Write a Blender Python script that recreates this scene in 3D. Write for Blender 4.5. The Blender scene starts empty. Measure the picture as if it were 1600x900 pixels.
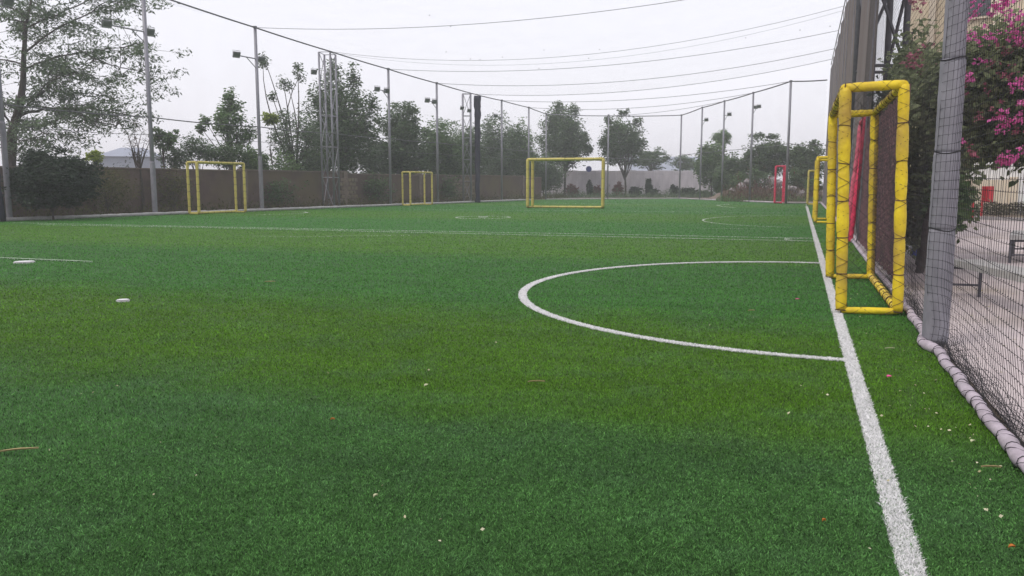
import bpy, math, random
import numpy as np

# ------------------------------------------------------------------ camera, sky, sun, exposure
sc = bpy.context.scene
C = sc.collection
EYE, FOC, HOR, VPX = 1.25, 1270.0, 289.0, 1250.0
PITCH = math.atan((450-HOR)/FOC)
YAW = math.atan((VPX-800)/FOC*math.cos(PITCH))
cd = bpy.data.cameras.new('camera'); cam = bpy.data.objects.new('camera', cd); C.objects.link(cam)
cam.location = (0, 0, EYE); cam.rotation_euler = (math.pi/2-PITCH, 0, YAW)
cd.sensor_width = 36; cd.lens = 36*FOC/1600; cd.clip_start = 0.05; cd.clip_end = 2000
sc.camera = cam
SUN_EL, SUN_AZ = math.radians(52), math.radians(215)     # azimuth clockwise from +Y
w = bpy.data.worlds.new('World'); sc.world = w; w.use_nodes = True
nt = w.node_tree; nt.nodes.clear()
sky = nt.nodes.new('ShaderNodeTexSky'); sky.sky_type = 'NISHITA'; sky.sun_disc = False
sky.sun_elevation = SUN_EL; sky.sun_rotation = SUN_AZ; sky.dust_density = 6; sky.air_density = 1.2
b1 = nt.nodes.new('ShaderNodeBackground'); b1.inputs[1].default_value = 0.1
b2 = nt.nodes.new('ShaderNodeBackground'); b2.inputs[0].default_value = (0.885, 0.875, 0.940, 1); b2.inputs[1].default_value = 1.0
mx = nt.nodes.new('ShaderNodeMixShader'); mx.inputs[0].default_value = 0.86
wo = nt.nodes.new('ShaderNodeOutputWorld')
L = nt.links.new
L(sky.outputs[0], b1.inputs[0]); L(b1.outputs[0], mx.inputs[1]); L(b2.outputs[0], mx.inputs[2]); L(mx.outputs[0], wo.inputs[0])
sl = bpy.data.lights.new('sun', 'SUN'); sl.energy = 1.1; sl.angle = math.radians(14); sl.color = (1, .95, .88)
so = bpy.data.objects.new('sun', sl); C.objects.link(so)
so.rotation_euler = (math.pi/2-SUN_EL, 0, math.pi-SUN_AZ)
so.location = (0, 0, 30)
sc.view_settings.view_transform = 'Standard'; sc.view_settings.look = 'None'
sc.view_settings.exposure = 0.42; sc.view_settings.gamma = 1
sc.cycles.max_bounces = 6; sc.cycles.transparent_max_bounces = 24; sc.cycles.volume_bounces = 1
sc.cycles.use_denoising = True
sc.cycles.volume_step_rate = 1

# ------------------------------------------------------------------ geometry of the place
def level_ray(px, py):
    dx = (px-800)/FOC; dy = (450-py)/FOC
    return dx, math.cos(PITCH)+dy*math.sin(PITCH), -math.sin(PITCH)+dy*math.cos(PITCH)
def turn(r, f):
    c, s = math.cos(YAW), math.sin(YAW)
    return r*c-f*s, r*s+f*c
def P(px, py, F):                       # the point seen at (px,py), F metres ahead
    r, f, u = level_ray(px, py); t = F/f
    x, y = turn(r*t, F); return np.array([x, y, EYE+u*t])
def G(px, py, z=0.0):                   # the ground point seen at (px,py)
    r, f, u = level_ray(px, py); t = (z-EYE)/u
    x, y = turn(r*t, f*t); return np.array([x, y, z])
def fwd(p):
    return -p[0]*math.sin(YAW)+p[1]*math.cos(YAW)
def ht(py, p):                          # height above p at picture row py
    return P(800, py, fwd(p))[2]

# ------------------------------------------------------------------ helpers
def tag(o, label=None, cat=None, group=None, kind=None):
    if label: o['label'] = label
    if cat: o['category'] = cat
    if group: o['group'] = group
    if kind: o['kind'] = kind
    return o
def empty(name, loc, label=None, cat=None, group=None, rz=0):
    o = bpy.data.objects.new(name, None); C.objects.link(o)
    o.location = loc; o.rotation_euler = (0, 0, rz); o.empty_display_size = .2
    return tag(o, label, cat, group)
class MB:
    def __init__(s): s.v = []; s.f = []; s.t = []
    def add(s, v, f, tint=0.5):
        n = len(s.v); s.v += [tuple(map(float, p)) for p in v]; s.f += [tuple(i+n for i in q) for q in f]
        s.t += [tint]*len(v)
    def box(s, c, d, rz=0, tilt=None, tint=.5):
        x, y, z = d[0]/2, d[1]/2, d[2]/2; cs, sn = math.cos(rz), math.sin(rz); v = []
        for k in (-1, 1):
            for (i, j) in ((-1, -1), (1, -1), (1, 1), (-1, 1)):
                a, b_, h = i*x, j*y, k*z
                if tilt: b_, h = b_*math.cos(tilt)-h*math.sin(tilt), b_*math.sin(tilt)+h*math.cos(tilt)
                v.append((c[0]+a*cs-b_*sn, c[1]+a*sn+b_*cs, c[2]+h))
        s.add(v, [(3, 2, 1, 0), (4, 5, 6, 7), (0, 1, 5, 4), (1, 2, 6, 5), (2, 3, 7, 6), (3, 0, 4, 7)], tint)
    def tube(s, pts, rad, n=8, caps=True, tint=.5):
        pts = [np.array(p, float) for p in pts]; m = len(pts)
        if not hasattr(rad, '__len__'): rad = [rad]*m
        base = len(s.v); u = None
        for i in range(m):
            t = pts[min(i+1, m-1)]-pts[max(i-1, 0)]; t = t/(np.linalg.norm(t)+1e-9)
            if u is None:
                u = np.cross(t, (0, 0, 1) if abs(t[2]) < .9 else (1, 0, 0))
            u = u-t*np.dot(u, t); u = u/(np.linalg.norm(u)+1e-9); v = np.cross(t, u)
            for k in range(n):
                a = 2*math.pi*k/n
                s.v.append(tuple(pts[i]+rad[i]*(math.cos(a)*u+math.sin(a)*v)))
        s.t += [tint]*(m*n)
        for i in range(m-1):
            for k in range(n):
                a, b_ = base+i*n+k, base+i*n+(k+1) % n
                s.f.append((a, b_, b_+n, a+n))
        if caps:
            s.f.append(tuple(base+k for k in range(n))[::-1]); s.f.append(tuple(base+(m-1)*n+k for k in range(n)))
    def build(s, name, mat, parent=None, loc=None, smooth=False):
        me = bpy.data.meshes.new(name); me.from_pydata(s.v, [], s.f)
        if mat: me.materials.append(mat)
        if smooth: me.polygons.foreach_set('use_smooth', [True]*len(me.polygons))
        a = me.attributes.new('tint', 'FLOAT', 'POINT'); a.data.foreach_set('value', s.t)
        me.update()
        o = bpy.data.objects.new(name, me); C.objects.link(o)
        if parent: o.parent = parent
        if loc is not None: o.location = loc
        return o
def np_mesh(name, V, Fq, nper, mat, tint=None, parent=None):
    """V (n,3); Fq flat int array of faces with nper corners"""
    me = bpy.data.meshes.new(name); nf = len(Fq)//nper
    me.vertices.add(len(V)); me.vertices.foreach_set('co', np.asarray(V, np.float32).ravel())
    me.loops.add(len(Fq)); me.loops.foreach_set('vertex_index', np.asarray(Fq, np.int32))
    me.polygons.add(nf); me.polygons.foreach_set('loop_start', np.arange(0, nf*nper, nper, dtype=np.int32))
    me.polygons.foreach_set('loop_total', np.full(nf, nper, np.int32))
    if tint is not None:
        a = me.attributes.new('tint', 'FLOAT', 'POINT'); a.data.foreach_set('value', np.asarray(tint, np.float32))
    me.materials.append(mat); me.update(calc_edges=True)
    o = bpy.data.objects.new(name, me); C.objects.link(o)
    if parent: o.parent = parent
    return o
def lerp(a, b, t): return np.array(a)*(1-t)+np.array(b)*t

# ------------------------------------------------------------------ materials
def newmat(name):
    m = bpy.data.materials.new(name); m.use_nodes = True; n = m.node_tree
    return m, n, n.nodes['Principled BSDF'], n.links.new
def N(n, t, **k):
    x = n.nodes.new(t)
    for a, b_ in k.items(): setattr(x, a, b_)
    return x
def mat(name, c1, c2=None, scale=8, rough=.7, bump=0, bscale=60, metal=0, spec=.4, stretch=(1, 1, 1), c3=None, dirt=0, coord='Object'):
    m, n, b, Lk = newmat(name); c2 = c2 or tuple(x*.75 for x in c1)
    tc = N(n, 'ShaderNodeTexCoord'); mp = N(n, 'ShaderNodeMapping'); mp.inputs['Scale'].default_value = stretch
    src = tc.outputs['Object']
    if coord == 'World': src = N(n, 'ShaderNodeNewGeometry').outputs['Position']
    Lk(src, mp.inputs[0])
    no = N(n, 'ShaderNodeTexNoise'); no.inputs['Scale'].default_value = scale; no.inputs['Detail'].default_value = 8
    no.inputs['Roughness'].default_value = .65
    Lk(mp.outputs[0], no.inputs[0])
    cr = N(n, 'ShaderNodeValToRGB'); cr.color_ramp.elements[0].position = .34; cr.color_ramp.elements[1].position = .66
    cr.color_ramp.elements[0].color = (*c2, 1); cr.color_ramp.elements[1].color = (*c1, 1)
    Lk(no.outputs[0], cr.inputs[0]); col = cr.outputs[0]
    if c3:
        n2 = N(n, 'ShaderNodeTexNoise'); n2.inputs['Scale'].default_value = scale*.23; n2.inputs['Detail'].default_value = 6
        Lk(mp.outputs[0], n2.inputs[0])
        r2 = N(n, 'ShaderNodeValToRGB'); r2.color_ramp.elements[0].position = .5; r2.color_ramp.elements[1].position = .68
        mixn = N(n, 'ShaderNodeMixRGB'); Lk(n2.outputs[0], r2.inputs[0]); Lk(r2.outputs[0], mixn.inputs[0])
        Lk(col, mixn.inputs[1]); mixn.inputs[2].default_value = (*c3, 1); col = mixn.outputs[0]
    Lk(col, b.inputs['Base Color'])
    b.inputs['Roughness'].default_value = rough; b.inputs['Metallic'].default_value = metal
    b.inputs['Specular IOR Level'].default_value = spec
    if bump:
        n3 = N(n, 'ShaderNodeTexNoise'); n3.inputs['Scale'].default_value = bscale; n3.inputs['Detail'].default_value = 6
        Lk(mp.outputs[0], n3.inputs[0]); bp = N(n, 'ShaderNodeBump'); bp.inputs['Strength'].default_value = bump
        bp.inputs['Distance'].default_value = .02; Lk(n3.outputs[0], bp.inputs['Height']); Lk(bp.outputs[0], b.inputs['Normal'])
    return m
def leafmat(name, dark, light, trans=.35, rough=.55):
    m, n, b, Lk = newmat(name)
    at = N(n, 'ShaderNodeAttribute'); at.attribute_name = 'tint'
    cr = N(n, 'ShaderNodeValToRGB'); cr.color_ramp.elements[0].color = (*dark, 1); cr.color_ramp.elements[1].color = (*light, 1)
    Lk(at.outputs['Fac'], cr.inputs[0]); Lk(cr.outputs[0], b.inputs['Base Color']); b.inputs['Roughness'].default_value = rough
    b.inputs['Specular IOR Level'].default_value = .18
    tr = N(n, 'ShaderNodeBsdfTranslucent'); ms = N(n, 'ShaderNodeMixShader'); ms.inputs[0].default_value = trans
    Lk(cr.outputs[0], tr.inputs[0]); Lk(b.outputs[0], ms.inputs[1]); Lk(tr.outputs[0], ms.inputs[2])
    Lk(ms.outputs[0], n.nodes['Material Output'].inputs[0])
    return m
def netmat(name, col, cover):
    """fine netting whose cords are too thin to resolve at its distance: an even partly open sheet"""
    m, n, b, Lk = newmat(name); b.inputs['Base Color'].default_value = (*col, 1); b.inputs['Roughness'].default_value = .9
    tr = N(n, 'ShaderNodeBsdfTransparent'); ms = N(n, 'ShaderNodeMixShader')
    ns = N(n, 'ShaderNodeTexNoise'); ns.inputs['Scale'].default_value = .8; tc = N(n, 'ShaderNodeTexCoord'); Lk(tc.outputs['Object'], ns.inputs[0])
    mr = N(n, 'ShaderNodeMapRange'); mr.inputs['From Min'].default_value = .3; mr.inputs['From Max'].default_value = .7
    mr.inputs['To Min'].default_value = cover*.75; mr.inputs['To Max'].default_value = min(1, cover*1.25)
    Lk(ns.outputs[0], mr.inputs[0]); Lk(mr.outputs[0], ms.inputs[0]); Lk(tr.outputs[0], ms.inputs[1]); Lk(b.outputs[0], ms.inputs[2])
    Lk(ms.outputs[0], n.nodes['Material Output'].inputs[0]); return m

# synthetic turf: rolls laid across the length, each with its own dye and pile direction
def turfmat(name, gain, blades):
    m, n, b, Lk = newmat(name)
    ge = N(n, 'ShaderNodeNewGeometry'); sx = N(n, 'ShaderNodeSeparateXYZ'); Lk(ge.outputs['Position'], sx.inputs[0])
    nz = N(n, 'ShaderNodeTexNoise'); nz.inputs['Scale'].default_value = .9; nz.inputs['Detail'].default_value = 5; Lk(ge.outputs['Position'], nz.inputs[0])
    ma = N(n, 'ShaderNodeMath', operation='MULTIPLY_ADD'); ma.inputs[1].default_value = 1.5; Lk(nz.outputs[0], ma.inputs[0]); Lk(sx.outputs[1], ma.inputs[2])
    mr = N(n, 'ShaderNodeMapRange'); mr.inputs['From Min'].default_value = 0.75; mr.inputs['From Max'].default_value = 80.75
    Lk(ma.outputs[0], mr.inputs[0]); cr = N(n, 'ShaderNodeValToRGB'); R = cr.color_ramp
    A = (.064, .158, .042); B = (.073, .168, .014); Cc = (.056, .172, .031); D = (.086, .205, .024); E_ = (.060, .200, .034); F_ = (.084, .215, .024)
    stops = [(0, A), (3.7, A), (4.6, B), (6.9, B), (8.3, Cc), (12.6, Cc), (14.2, D), (18.6, D), (20.2, E_), (26, E_), (29, F_), (34, F_), (37, E_), (46, E_), (49, F_), (56, E_)]
    R.elements[0].position = 0; R.elements[0].color = (*A, 1); R.elements[1].position = 1; R.elements[1].color = (*E_, 1)
    for y, c in stops[1:]:
        e = R.elements.new(y/80); e.color = (*c, 1)
    Lk(mr.outputs[0], cr.inputs[0])
    nm_ = N(n, 'ShaderNodeTexNoise'); nm_.inputs['Scale'].default_value = 1.7; nm_.inputs['Detail'].default_value = 7; nm_.inputs['Roughness'].default_value = .7; Lk(ge.outputs['Position'], nm_.inputs[0])
    rm_ = N(n, 'ShaderNodeMapRange'); rm_.inputs['From Min'].default_value = .48; rm_.inputs['From Max'].default_value = .72; rm_.inputs['To Max'].default_value = .42; Lk(nm_.outputs[0], rm_.inputs[0])
    mm_ = N(n, 'ShaderNodeMixRGB'); Lk(rm_.outputs[0], mm_.inputs[0]); Lk(cr.outputs[0], mm_.inputs[1]); mm_.inputs[2].default_value = (.082, .165, .078, 1)
    # patchy wear
    n2 = N(n, 'ShaderNodeTexNoise'); n2.inputs['Scale'].default_value = 2.3; n2.inputs['Detail'].default_value = 7; n2.inputs['Roughness'].default_value = .7
    mp = N(n, 'ShaderNodeMapping'); mp.inputs['Scale'].default_value = (.35, 1, 1); Lk(ge.outputs['Position'], mp.inputs[0]); Lk(mp.outputs[0], n2.inputs[0])
    m2 = N(n, 'ShaderNodeMapRange'); m2.inputs['From Min'].default_value = .3; m2.inputs['From Max'].default_value = .7
    m2.inputs['To Min'].default_value = .8*gain; m2.inputs['To Max'].default_value = 1.18*gain; Lk(n2.outputs[0], m2.inputs[0])
    val = m2.outputs[0]
    if blades:
        at = N(n, 'ShaderNodeAttribute'); at.attribute_name = 'tint'
        m3 = N(n, 'ShaderNodeMapRange'); m3.inputs['To Min'].default_value = .12; m3.inputs['To Max'].default_value = 2.15; Lk(at.outputs['Fac'], m3.inputs[0])
    else:
        n4 = N(n, 'ShaderNodeTexNoise'); n4.inputs['Scale'].default_value = 28; n4.inputs['Detail'].default_value = 8; n4.inputs['Roughness'].default_value = .8
        mp4 = N(n, 'ShaderNodeMapping'); mp4.inputs['Scale'].default_value = (.6, 1, 1); Lk(ge.outputs['Position'], mp4.inputs[0]); Lk(mp4.outputs[0], n4.inputs[0])
        m3 = N(n, 'ShaderNodeMapRange'); m3.inputs['From Min'].default_value = .3; m3.inputs['From Max'].default_value = .7
        m3.inputs['To Min'].default_value = .6; m3.inputs['To Max'].default_value = 1.35; Lk(n4.outputs[0], m3.inputs[0])
    mu = N(n, 'ShaderNodeMath', operation='MULTIPLY'); Lk(val, mu.inputs[0]); Lk(m3.outputs[0], mu.inputs[1])
    vm = N(n, 'ShaderNodeVectorMath', operation='SCALE'); Lk(mm_.outputs[0], vm.inputs[0]); Lk(mu.outputs[0], vm.inputs['Scale'])
    Lk(vm.outputs[0], b.inputs['Base Color']); b.inputs['Roughness'].default_value = .6; b.inputs['Specular IOR Level'].default_value = .12
    if blades:
        tr = N(n, 'ShaderNodeBsdfTranslucent'); ms = N(n, 'ShaderNodeMixShader'); ms.inputs[0].default_value = .3
        Lk(vm.outputs[0], tr.inputs[0]); Lk(b.outputs[0], ms.inputs[1]); Lk(tr.outputs[0], ms.inputs[2]); Lk(ms.outputs[0], n.nodes['Material Output'].inputs[0])
    else:
        n5 = N(n, 'ShaderNodeTexNoise'); n5.inputs['Scale'].default_value = 70; n5.inputs['Detail'].default_value = 4; Lk(ge.outputs['Position'], n5.inputs[0])
        bp = N(n, 'ShaderNodeBump'); bp.inputs['Strength'].default_value = .8; bp.inputs['Distance'].default_value = .03
        Lk(n5.outputs[0], bp.inputs['Height']); Lk(bp.outputs[0], b.inputs['Normal'])
    return m

M = dict(
    turf=turfmat('turf', .72, False), blade=turfmat('turf_fibre', 1.33, True),
    white_line=mat('white_turf_base', (.36, .38, .34), (.12, .17, .1), 40, .8, coord='World'),
    white_far=mat('white_turf_far', (.62, .66, .58), (.20, .30, .18), 5, .8, coord='World'),
    white_fibre=leafmat('white_turf_fibre', (.70, .69, .70), (1.0, .99, 1.0), .25),
    soil=mat('dry_soil', (.20, .155, .115), (.10, .08, .06), 1.5, .95, bump=.6, bscale=12, c3=(.12, .14, .06), coord='World'),
    concrete=mat('pale_concrete', (.60, .52, .51), (.49, .42, .42), 2.2, .9, bump=.25, bscale=90, c3=(.40, .34, .30), coord='World'),
    kerb=mat('kerb_concrete', (.42, .41, .42), (.28, .27, .27), 6, .9, bump=.3),
    steel=mat('galvanised_steel', (.25, .245, .275), (.19, .19, .22), 5, .5, metal=.35, stretch=(1, 1, .3)),
    darksteel=mat('dark_steel', (.11, .105, .125), (.07, .07, .085), 9, .55, metal=.2),
    cable=mat('grey_wire_rope', (.27, .27, .30), (.22, .22, .24), 9, .6),
    rail=mat('top_rail_paint', (.13, .13, .14), (.09, .09, .10), 9, .6),
    sleeve=mat('grey_sleeve', (.25, .243, .275), (.165, .16, .185), 7, .75, bump=.5, bscale=18, stretch=(1, 1, .35), spec=.3),
    pad=mat('lilac_foam', (.52, .45, .51), (.34, .29, .33), 9, .7, bump=.25, bscale=40, c3=(.34, .30, .33)),
    yellow=mat('yellow_sleeve', (.82, .63, .018), (.64, .45, .02), 6, .55, bump=.5, bscale=22, c3=(.44, .29, .05), spec=.35),
    yellowpale=mat('yellow_sleeve_hazed', (.56, .48, .13), (.46, .39, .09), 5, .5, bump=.2, bscale=22, c3=(.45, .36, .10)),  # distance haze painted into the yellow: duller copy for the far goals
    red=mat('red_sleeve', (.72, .035, .11), (.52, .02, .07), 7, .5, bump=.2, bscale=22),
    pink=mat('faded_red_sleeve', (.62, .13, .19), (.5, .08, .13), 7, .55),
    cord=mat('black_cord', (.024, .023, .027), (.015, .015, .018), 30, .8),
    rope=mat('brown_rope', (.12, .065, .035), (.07, .04, .025), 30, .85),
    curtain=mat('navy_net_bundle', (.035, .032, .060), (.014, .014, .028), 18, .9, bump=.8, bscale=25, stretch=(1, 1, .15)),
    screen=mat('brown_shade_cloth', (.175, .138, .130), (.130, .102, .098), 3, .95, bump=.3, bscale=30, stretch=(1, 1, .12), c3=(.18, .15, .15)),
    lowscreen=mat('maroon_shade_cloth', (.26, .115, .13), (.18, .085, .10), 9, .95, bump=.5, bscale=60, c3=(.13, .075, .085)),
    wall=mat('mud_brown_wall', (.125, .084, .075), (.080, .055, .051), 1.6, .95, bump=.5, bscale=20, c3=(.125, .098, .06)),
    block=mat('bare_block', (.22, .18, .13), (.15, .12, .09), 4, .95),
    coping=mat('wall_coping', (.21, .165, .135), (.14, .11, .095), 3, .95),
    sheet=mat('pale_roofing_sheet', (.64, .60, .64), (.46, .43, .47), 1.6, .6, stretch=(1, 1, .2), c3=(.38, .35, .37)),
    beige=mat('beige_plaster', (.66, .56, .40), (.58, .49, .35), 1.2, .9, c3=(.50, .42, .31)),
    cream=mat('cream_wall', (.74, .64, .50), (.64, .55, .43), 1.3, .9),
    plain_white=mat('plain_white', (.8, .8, .8), (.7, .7, .7), 1.3, .9),  # plain white for the lower storey, paler than the beige above
    winglass=mat('dark_window_glass', (.06, .07, .08), (.04, .045, .05), 2, .15),
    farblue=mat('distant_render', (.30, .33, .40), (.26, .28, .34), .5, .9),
    redpaint=mat('red_paint', (.55, .015, .03), (.42, .012, .02), 5, .45),
    lamp=mat('lamp_housing', (.17, .175, .18), (.12, .125, .13), 9, .5, metal=.3),
    lampglass=mat('lamp_glass', (.36, .38, .37), (.28, .30, .30), 12, .15),
    bark=mat('grey_brown_bark', (.085, .066, .060), (.045, .035, .034), 7, .95, bump=.8, bscale=16, stretch=(1, 1, .3)),
    palebark=mat('pale_bark', (.22, .19, .18), (.12, .10, .095), 7, .95, stretch=(1, 1, .3)),
    stone=mat('grey_stone', (.34, .31, .32), (.20, .18, .18), 5, .95, bump=.8, bscale=12),
    dirt=mat('red_earth_mound', (.14, .088, .070), (.075, .05, .042), 3, .97, bump=.9, bscale=14, c3=(.24, .19, .15), coord='World'),
    slab=mat('bench_slab', (.42, .41, .40), (.33, .32, .31), 12, .7, bump=.2),
    whitebag=mat('white_plastic', (.62, .62, .64), (.45, .45, .48), 9, .5),
    bluebag=mat('blue_plastic', (.05, .09, .42), (.04, .06, .28), 9, .4),
    blueplate=mat('blue_plate_paint', (.12, .14, .50), (.10, .12, .42), 3, .5),
    drypetal=leafmat('litter', (.30, .26, .10), (.72, .68, .50), .2),
    dryleaf=mat('dry_leaf', (.45, .36, .20), (.36, .27, .13), 20, .8),
    paleleaf=mat('pale_leaf', (.62, .62, .42), (.5, .52, .32), 20, .8),
    pinkpetal=mat('pink_petal', (.75, .12, .32), (.6, .08, .24), 20, .7),
    orangeleaf=mat('orange_leaf', (.6, .22, .04), (.45, .15, .03), 20, .8),
)
LM = dict(
    dark=leafmat('leaf_dark', (.042, .072, .036), (.135, .20, .088)),
    deep=leafmat('leaf_deep', (.013, .022, .016), (.045, .066, .040), .25),
    mid=leafmat('leaf_mid', (.050, .094, .038), (.17, .26, .10)),
    light=leafmat('leaf_light', (.060, .11, .045), (.20, .30, .13)),
    lime=leafmat('leaf_lime', (.16, .22, .03), (.38, .46, .08), .4),
    grey=leafmat('leaf_grey', (.058, .088, .052), (.18, .25, .14)),
    dry=leafmat('leaf_dry', (.06, .042, .030), (.19, .14, .10)),
    olive=leafmat('leaf_olive', (.05, .052, .022), (.14, .135, .055)),
    boug=leafmat('leaf_bougainvillea', (.078, .108, .050), (.33, .37, .20), .38),
    flower=leafmat('magenta_bract', (.55, .06, .30), (.90, .28, .60), .35),
    flowerold=leafmat('faded_bract', (.26, .07, .11), (.52, .18, .25), .3),
    reddish=leafmat('reddish_leaf', (.10, .03, .03), (.24, .09, .08), .3),
)

# ------------------------------------------------------------------ fence lines on the ground
lpx = [(10, 349), (240, 335.5), (408, 328.5), (522, 324.5), (608, 321), (683, 319), (742, 317), (785, 315.3), (825, 313.3)]
pts = np.array([G(*q)[:2] for q in lpx]); bL, aL = np.polyfit(pts[:, 1], pts[:, 0], 1)
def leftX(y): return aL+bL*y
def left_at(px):
    r, f, u = level_ray(px, HOR); dx, dy = turn(r, f); k = dx/dy; y = aL/(k-bL); return np.array([leftX(y), y, 0.])
def padX(y): return float(np.interp(y, [-10, 5, 9, 19, 36, 62], [.985, .985, 1.05, 1.13, 1.30, 1.42]))
def wrapX(y): return padX(y)-.085*math.exp(-((y-6.98)/.16)**2)      # the net and pad pass round the padded pole
cornerL = left_at(853); cornerR = G(1061, 310.8); kink = G(1227, 318.2); endR = np.array([padX(kink[1]+1), kink[1]+1, 0.])
outline = [(leftX(-8), -8), (cornerL[0], cornerL[1]), (cornerR[0], cornerR[1]), (kink[0], kink[1]), (endR[0], endR[1]), (padX(19), 19), (padX(7), 7), (padX(-8), -8)]

def sheet(name, poly, z, m, kind='structure'):
    b = MB(); b.add([(p[0], p[1], z) for p in poly], [tuple(range(len(poly)))[::-1] if area(poly) < 0 else tuple(range(len(poly)))])
    return tag(b.build(name, m), kind=kind)
def area(p): return sum(p[i][0]*p[(i+1) % len(p)][1]-p[(i+1) % len(p)][0]*p[i][1] for i in range(len(p)))
sheet('ground', [(-420, -60), (420, -60), (420, 480), (-420, 480)], -.008, M['soil'])
sheet('turf', outline, 0, M['turf'])
sheet('pavement', [(1.03, -8), (14, -8), (14, 34.9), (4.2, 34.9), (4.2, 30), (1.2, 30)], -.003, M['concrete'])

# white markings: sheets a few millimetres above the turf base
LW = .078
masks = []
def strip_poly(pts, w, z, name, m):
    b = MB(); pts = [np.array(p[:2]) for p in pts]; v = []
    for i, p in enumerate(pts):
        t = pts[min(i+1, len(pts)-1)]-pts[max(i-1, 0)]; t /= np.linalg.norm(t); nn = np.array([-t[1], t[0]])*w/2
        v += [(*(p+nn), z), (*(p-nn), z)]
    b.add(v, [(2*i+1, 2*i+3, 2*i+2, 2*i) for i in range(len(pts)-1)])
    return tag(b.build(name, m), kind='structure')
def arc(cx, cy, ax, ay, a0, a1, n=60):
    return [(cx+ax*math.cos(math.radians(a0+(a1-a0)*i/n)), cy+ay*math.sin(math.radians(a0+(a1-a0)*i/n))) for i in range(n+1)]
def seg_dist(X, Y, pts):
    d = np.full(X.shape, 1e9)
    for (x0, y0), (x1, y1) in zip(pts[:-1], pts[1:]):
        dx, dy = x1-x0, y1-y0; t = np.clip(((X-x0)*dx+(Y-y0)*dy)/(dx*dx+dy*dy), 0, 1)
        d = np.minimum(d, np.hypot(X-x0-t*dx, Y-y0-t*dy))
    return d
goal_line = [(.398, -3), (.395, 12), (.40, 30), (.42, kink[1]-1.5)]
D1 = arc(.355, 10.02, 3.50, 3.84, 90, 270, 72)
strip_poly(goal_line, LW, .004, 'goal_line', M['white_line'])
strip_poly(D1, .075, .008, 'penalty_arc', M['white_line'])
masks = [(goal_line, LW/2), (D1, .0375)]
hA = [G(0, 348)[:2]+[.6, 0], G(195, 352)[:2], G(640, 361)[:2], G(1000, 367.5)[:2], G(1262, 373)[:2]]
hB = [G(60, 351.5)[:2], G(300, 355.5)[:2], G(640, 363.5)[:2], G(1000, 371.5)[:2], G(1262, 377.3)[:2]]
far_lines = [
    ('halfway_line', hA, .07), ('halfway_line', hB, .07),
    ('centre_line', [G(-60, 401)[:2], G(0, 404)[:2], G(60, 406.5)[:2], G(145, 410)[:2]], .05),
    ('penalty_arc', arc(.355, 30.3, 3.6, 4.9, 98, 262, 40), .06),
    ('centre_circle', arc(*G(755, 340)[:2], 1.0, 1.25, 0, 360, 40), .08),
    ('corner_arc', arc(.355, 19.72, .62, .55, 90, 270, 16), .06),
    ('halfway_line', [G(640, 327.6)[:2], G(900, 329.5)[:2], G(1255, 333)[:2]], .06),
    ('penalty_arc', [G(400, 336)[:2], G(440, 335)[:2], G(470, 333.8)[:2], G(481, 332.6)[:2], G(476, 331.4)[:2], G(450, 330.8)[:2]], .07),
    ('penalty_arc', [G(1150, 325)[:2], G(1128, 323)[:2], G(1120, 321)[:2], G(1140, 319.5)[:2]], .09),
    ('touch_line', [G(865, 318.5)[:2], G(960, 318.8)[:2], G(1020, 319.5)[:2]], .09),
    ('pitch_line', [G(1100, 358)[:2], G(1180, 357.5)[:2]], .03), ('pitch_line', [G(395, 370)[:2], G(480, 370.5)[:2], G(640, 368)[:2]], .03),
]
for i, (nm, p, w_) in enumerate(far_lines):
    strip_poly(p, w_, .012+.004*(i % 3), nm, M['white_far']); masks.append((p, w_/2))
def disc(name, c, r, z):
    b = MB(); b.add([(c[0]+r*(1+.06*math.sin(3*k))*math.cos(k*math.pi/12), c[1]+r*math.sin(k*math.pi/12), z) for k in range(24)], [tuple(range(24))])
    return tag(b.build(name, M['white_fibre']), kind='structure')
spots = [(G(38, 410.5), .15), (G(192, 471.2), .062), (G(755, 340), .22), (G(479, 333), .12)]
for c, r in spots: disc('pitch_spot', c, r*.96, .024)

# turf fibres: real blades, as dense as the eye can tell at each distance
rng = np.random.default_rng(7)
def inside(X, Y):
    ok = np.zeros(X.shape, bool); n = len(outline)
    for i in range(n):
        x0, y0 = outline[i]; x1, y1 = outline[(i+1) % n]
        c = ((y0 > Y) != (y1 > Y)); xx = x0+(Y-y0)/((y1-y0) if y1 != y0 else 1e-9)*(x1-x0)
        ok ^= (c & (X < xx))
    return ok
def scatter(n, d0, d1, half=48):
    d = d0*(d1/d0)**rng.random(n); a = np.radians(rng.uniform(-half, half, n))
    R, F = d*np.sin(a), d*np.cos(a); c, s = math.cos(YAW), math.sin(YAW)
    return R*c-F*s, R*s+F*c, d
def on_line(X, Y, Ds, grow=0.004):
    m_ = np.zeros(X.shape, bool)
    for p, hw in masks:
        p = np.array([q[:2] for q in p]); lo = p.min(0)-.3; hi = p.max(0)+.3
        k = np.where((X > lo[0]) & (X < hi[0]) & (Y > lo[1]) & (Y < hi[1]))[0]
        if len(k): m_[k[seg_dist(X[k], Y[k], p) < hw+grow]] = True
    for c, r in spots:
        m_ |= np.hypot(X-c[0], Y-c[1]) < r
    return m_
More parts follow.
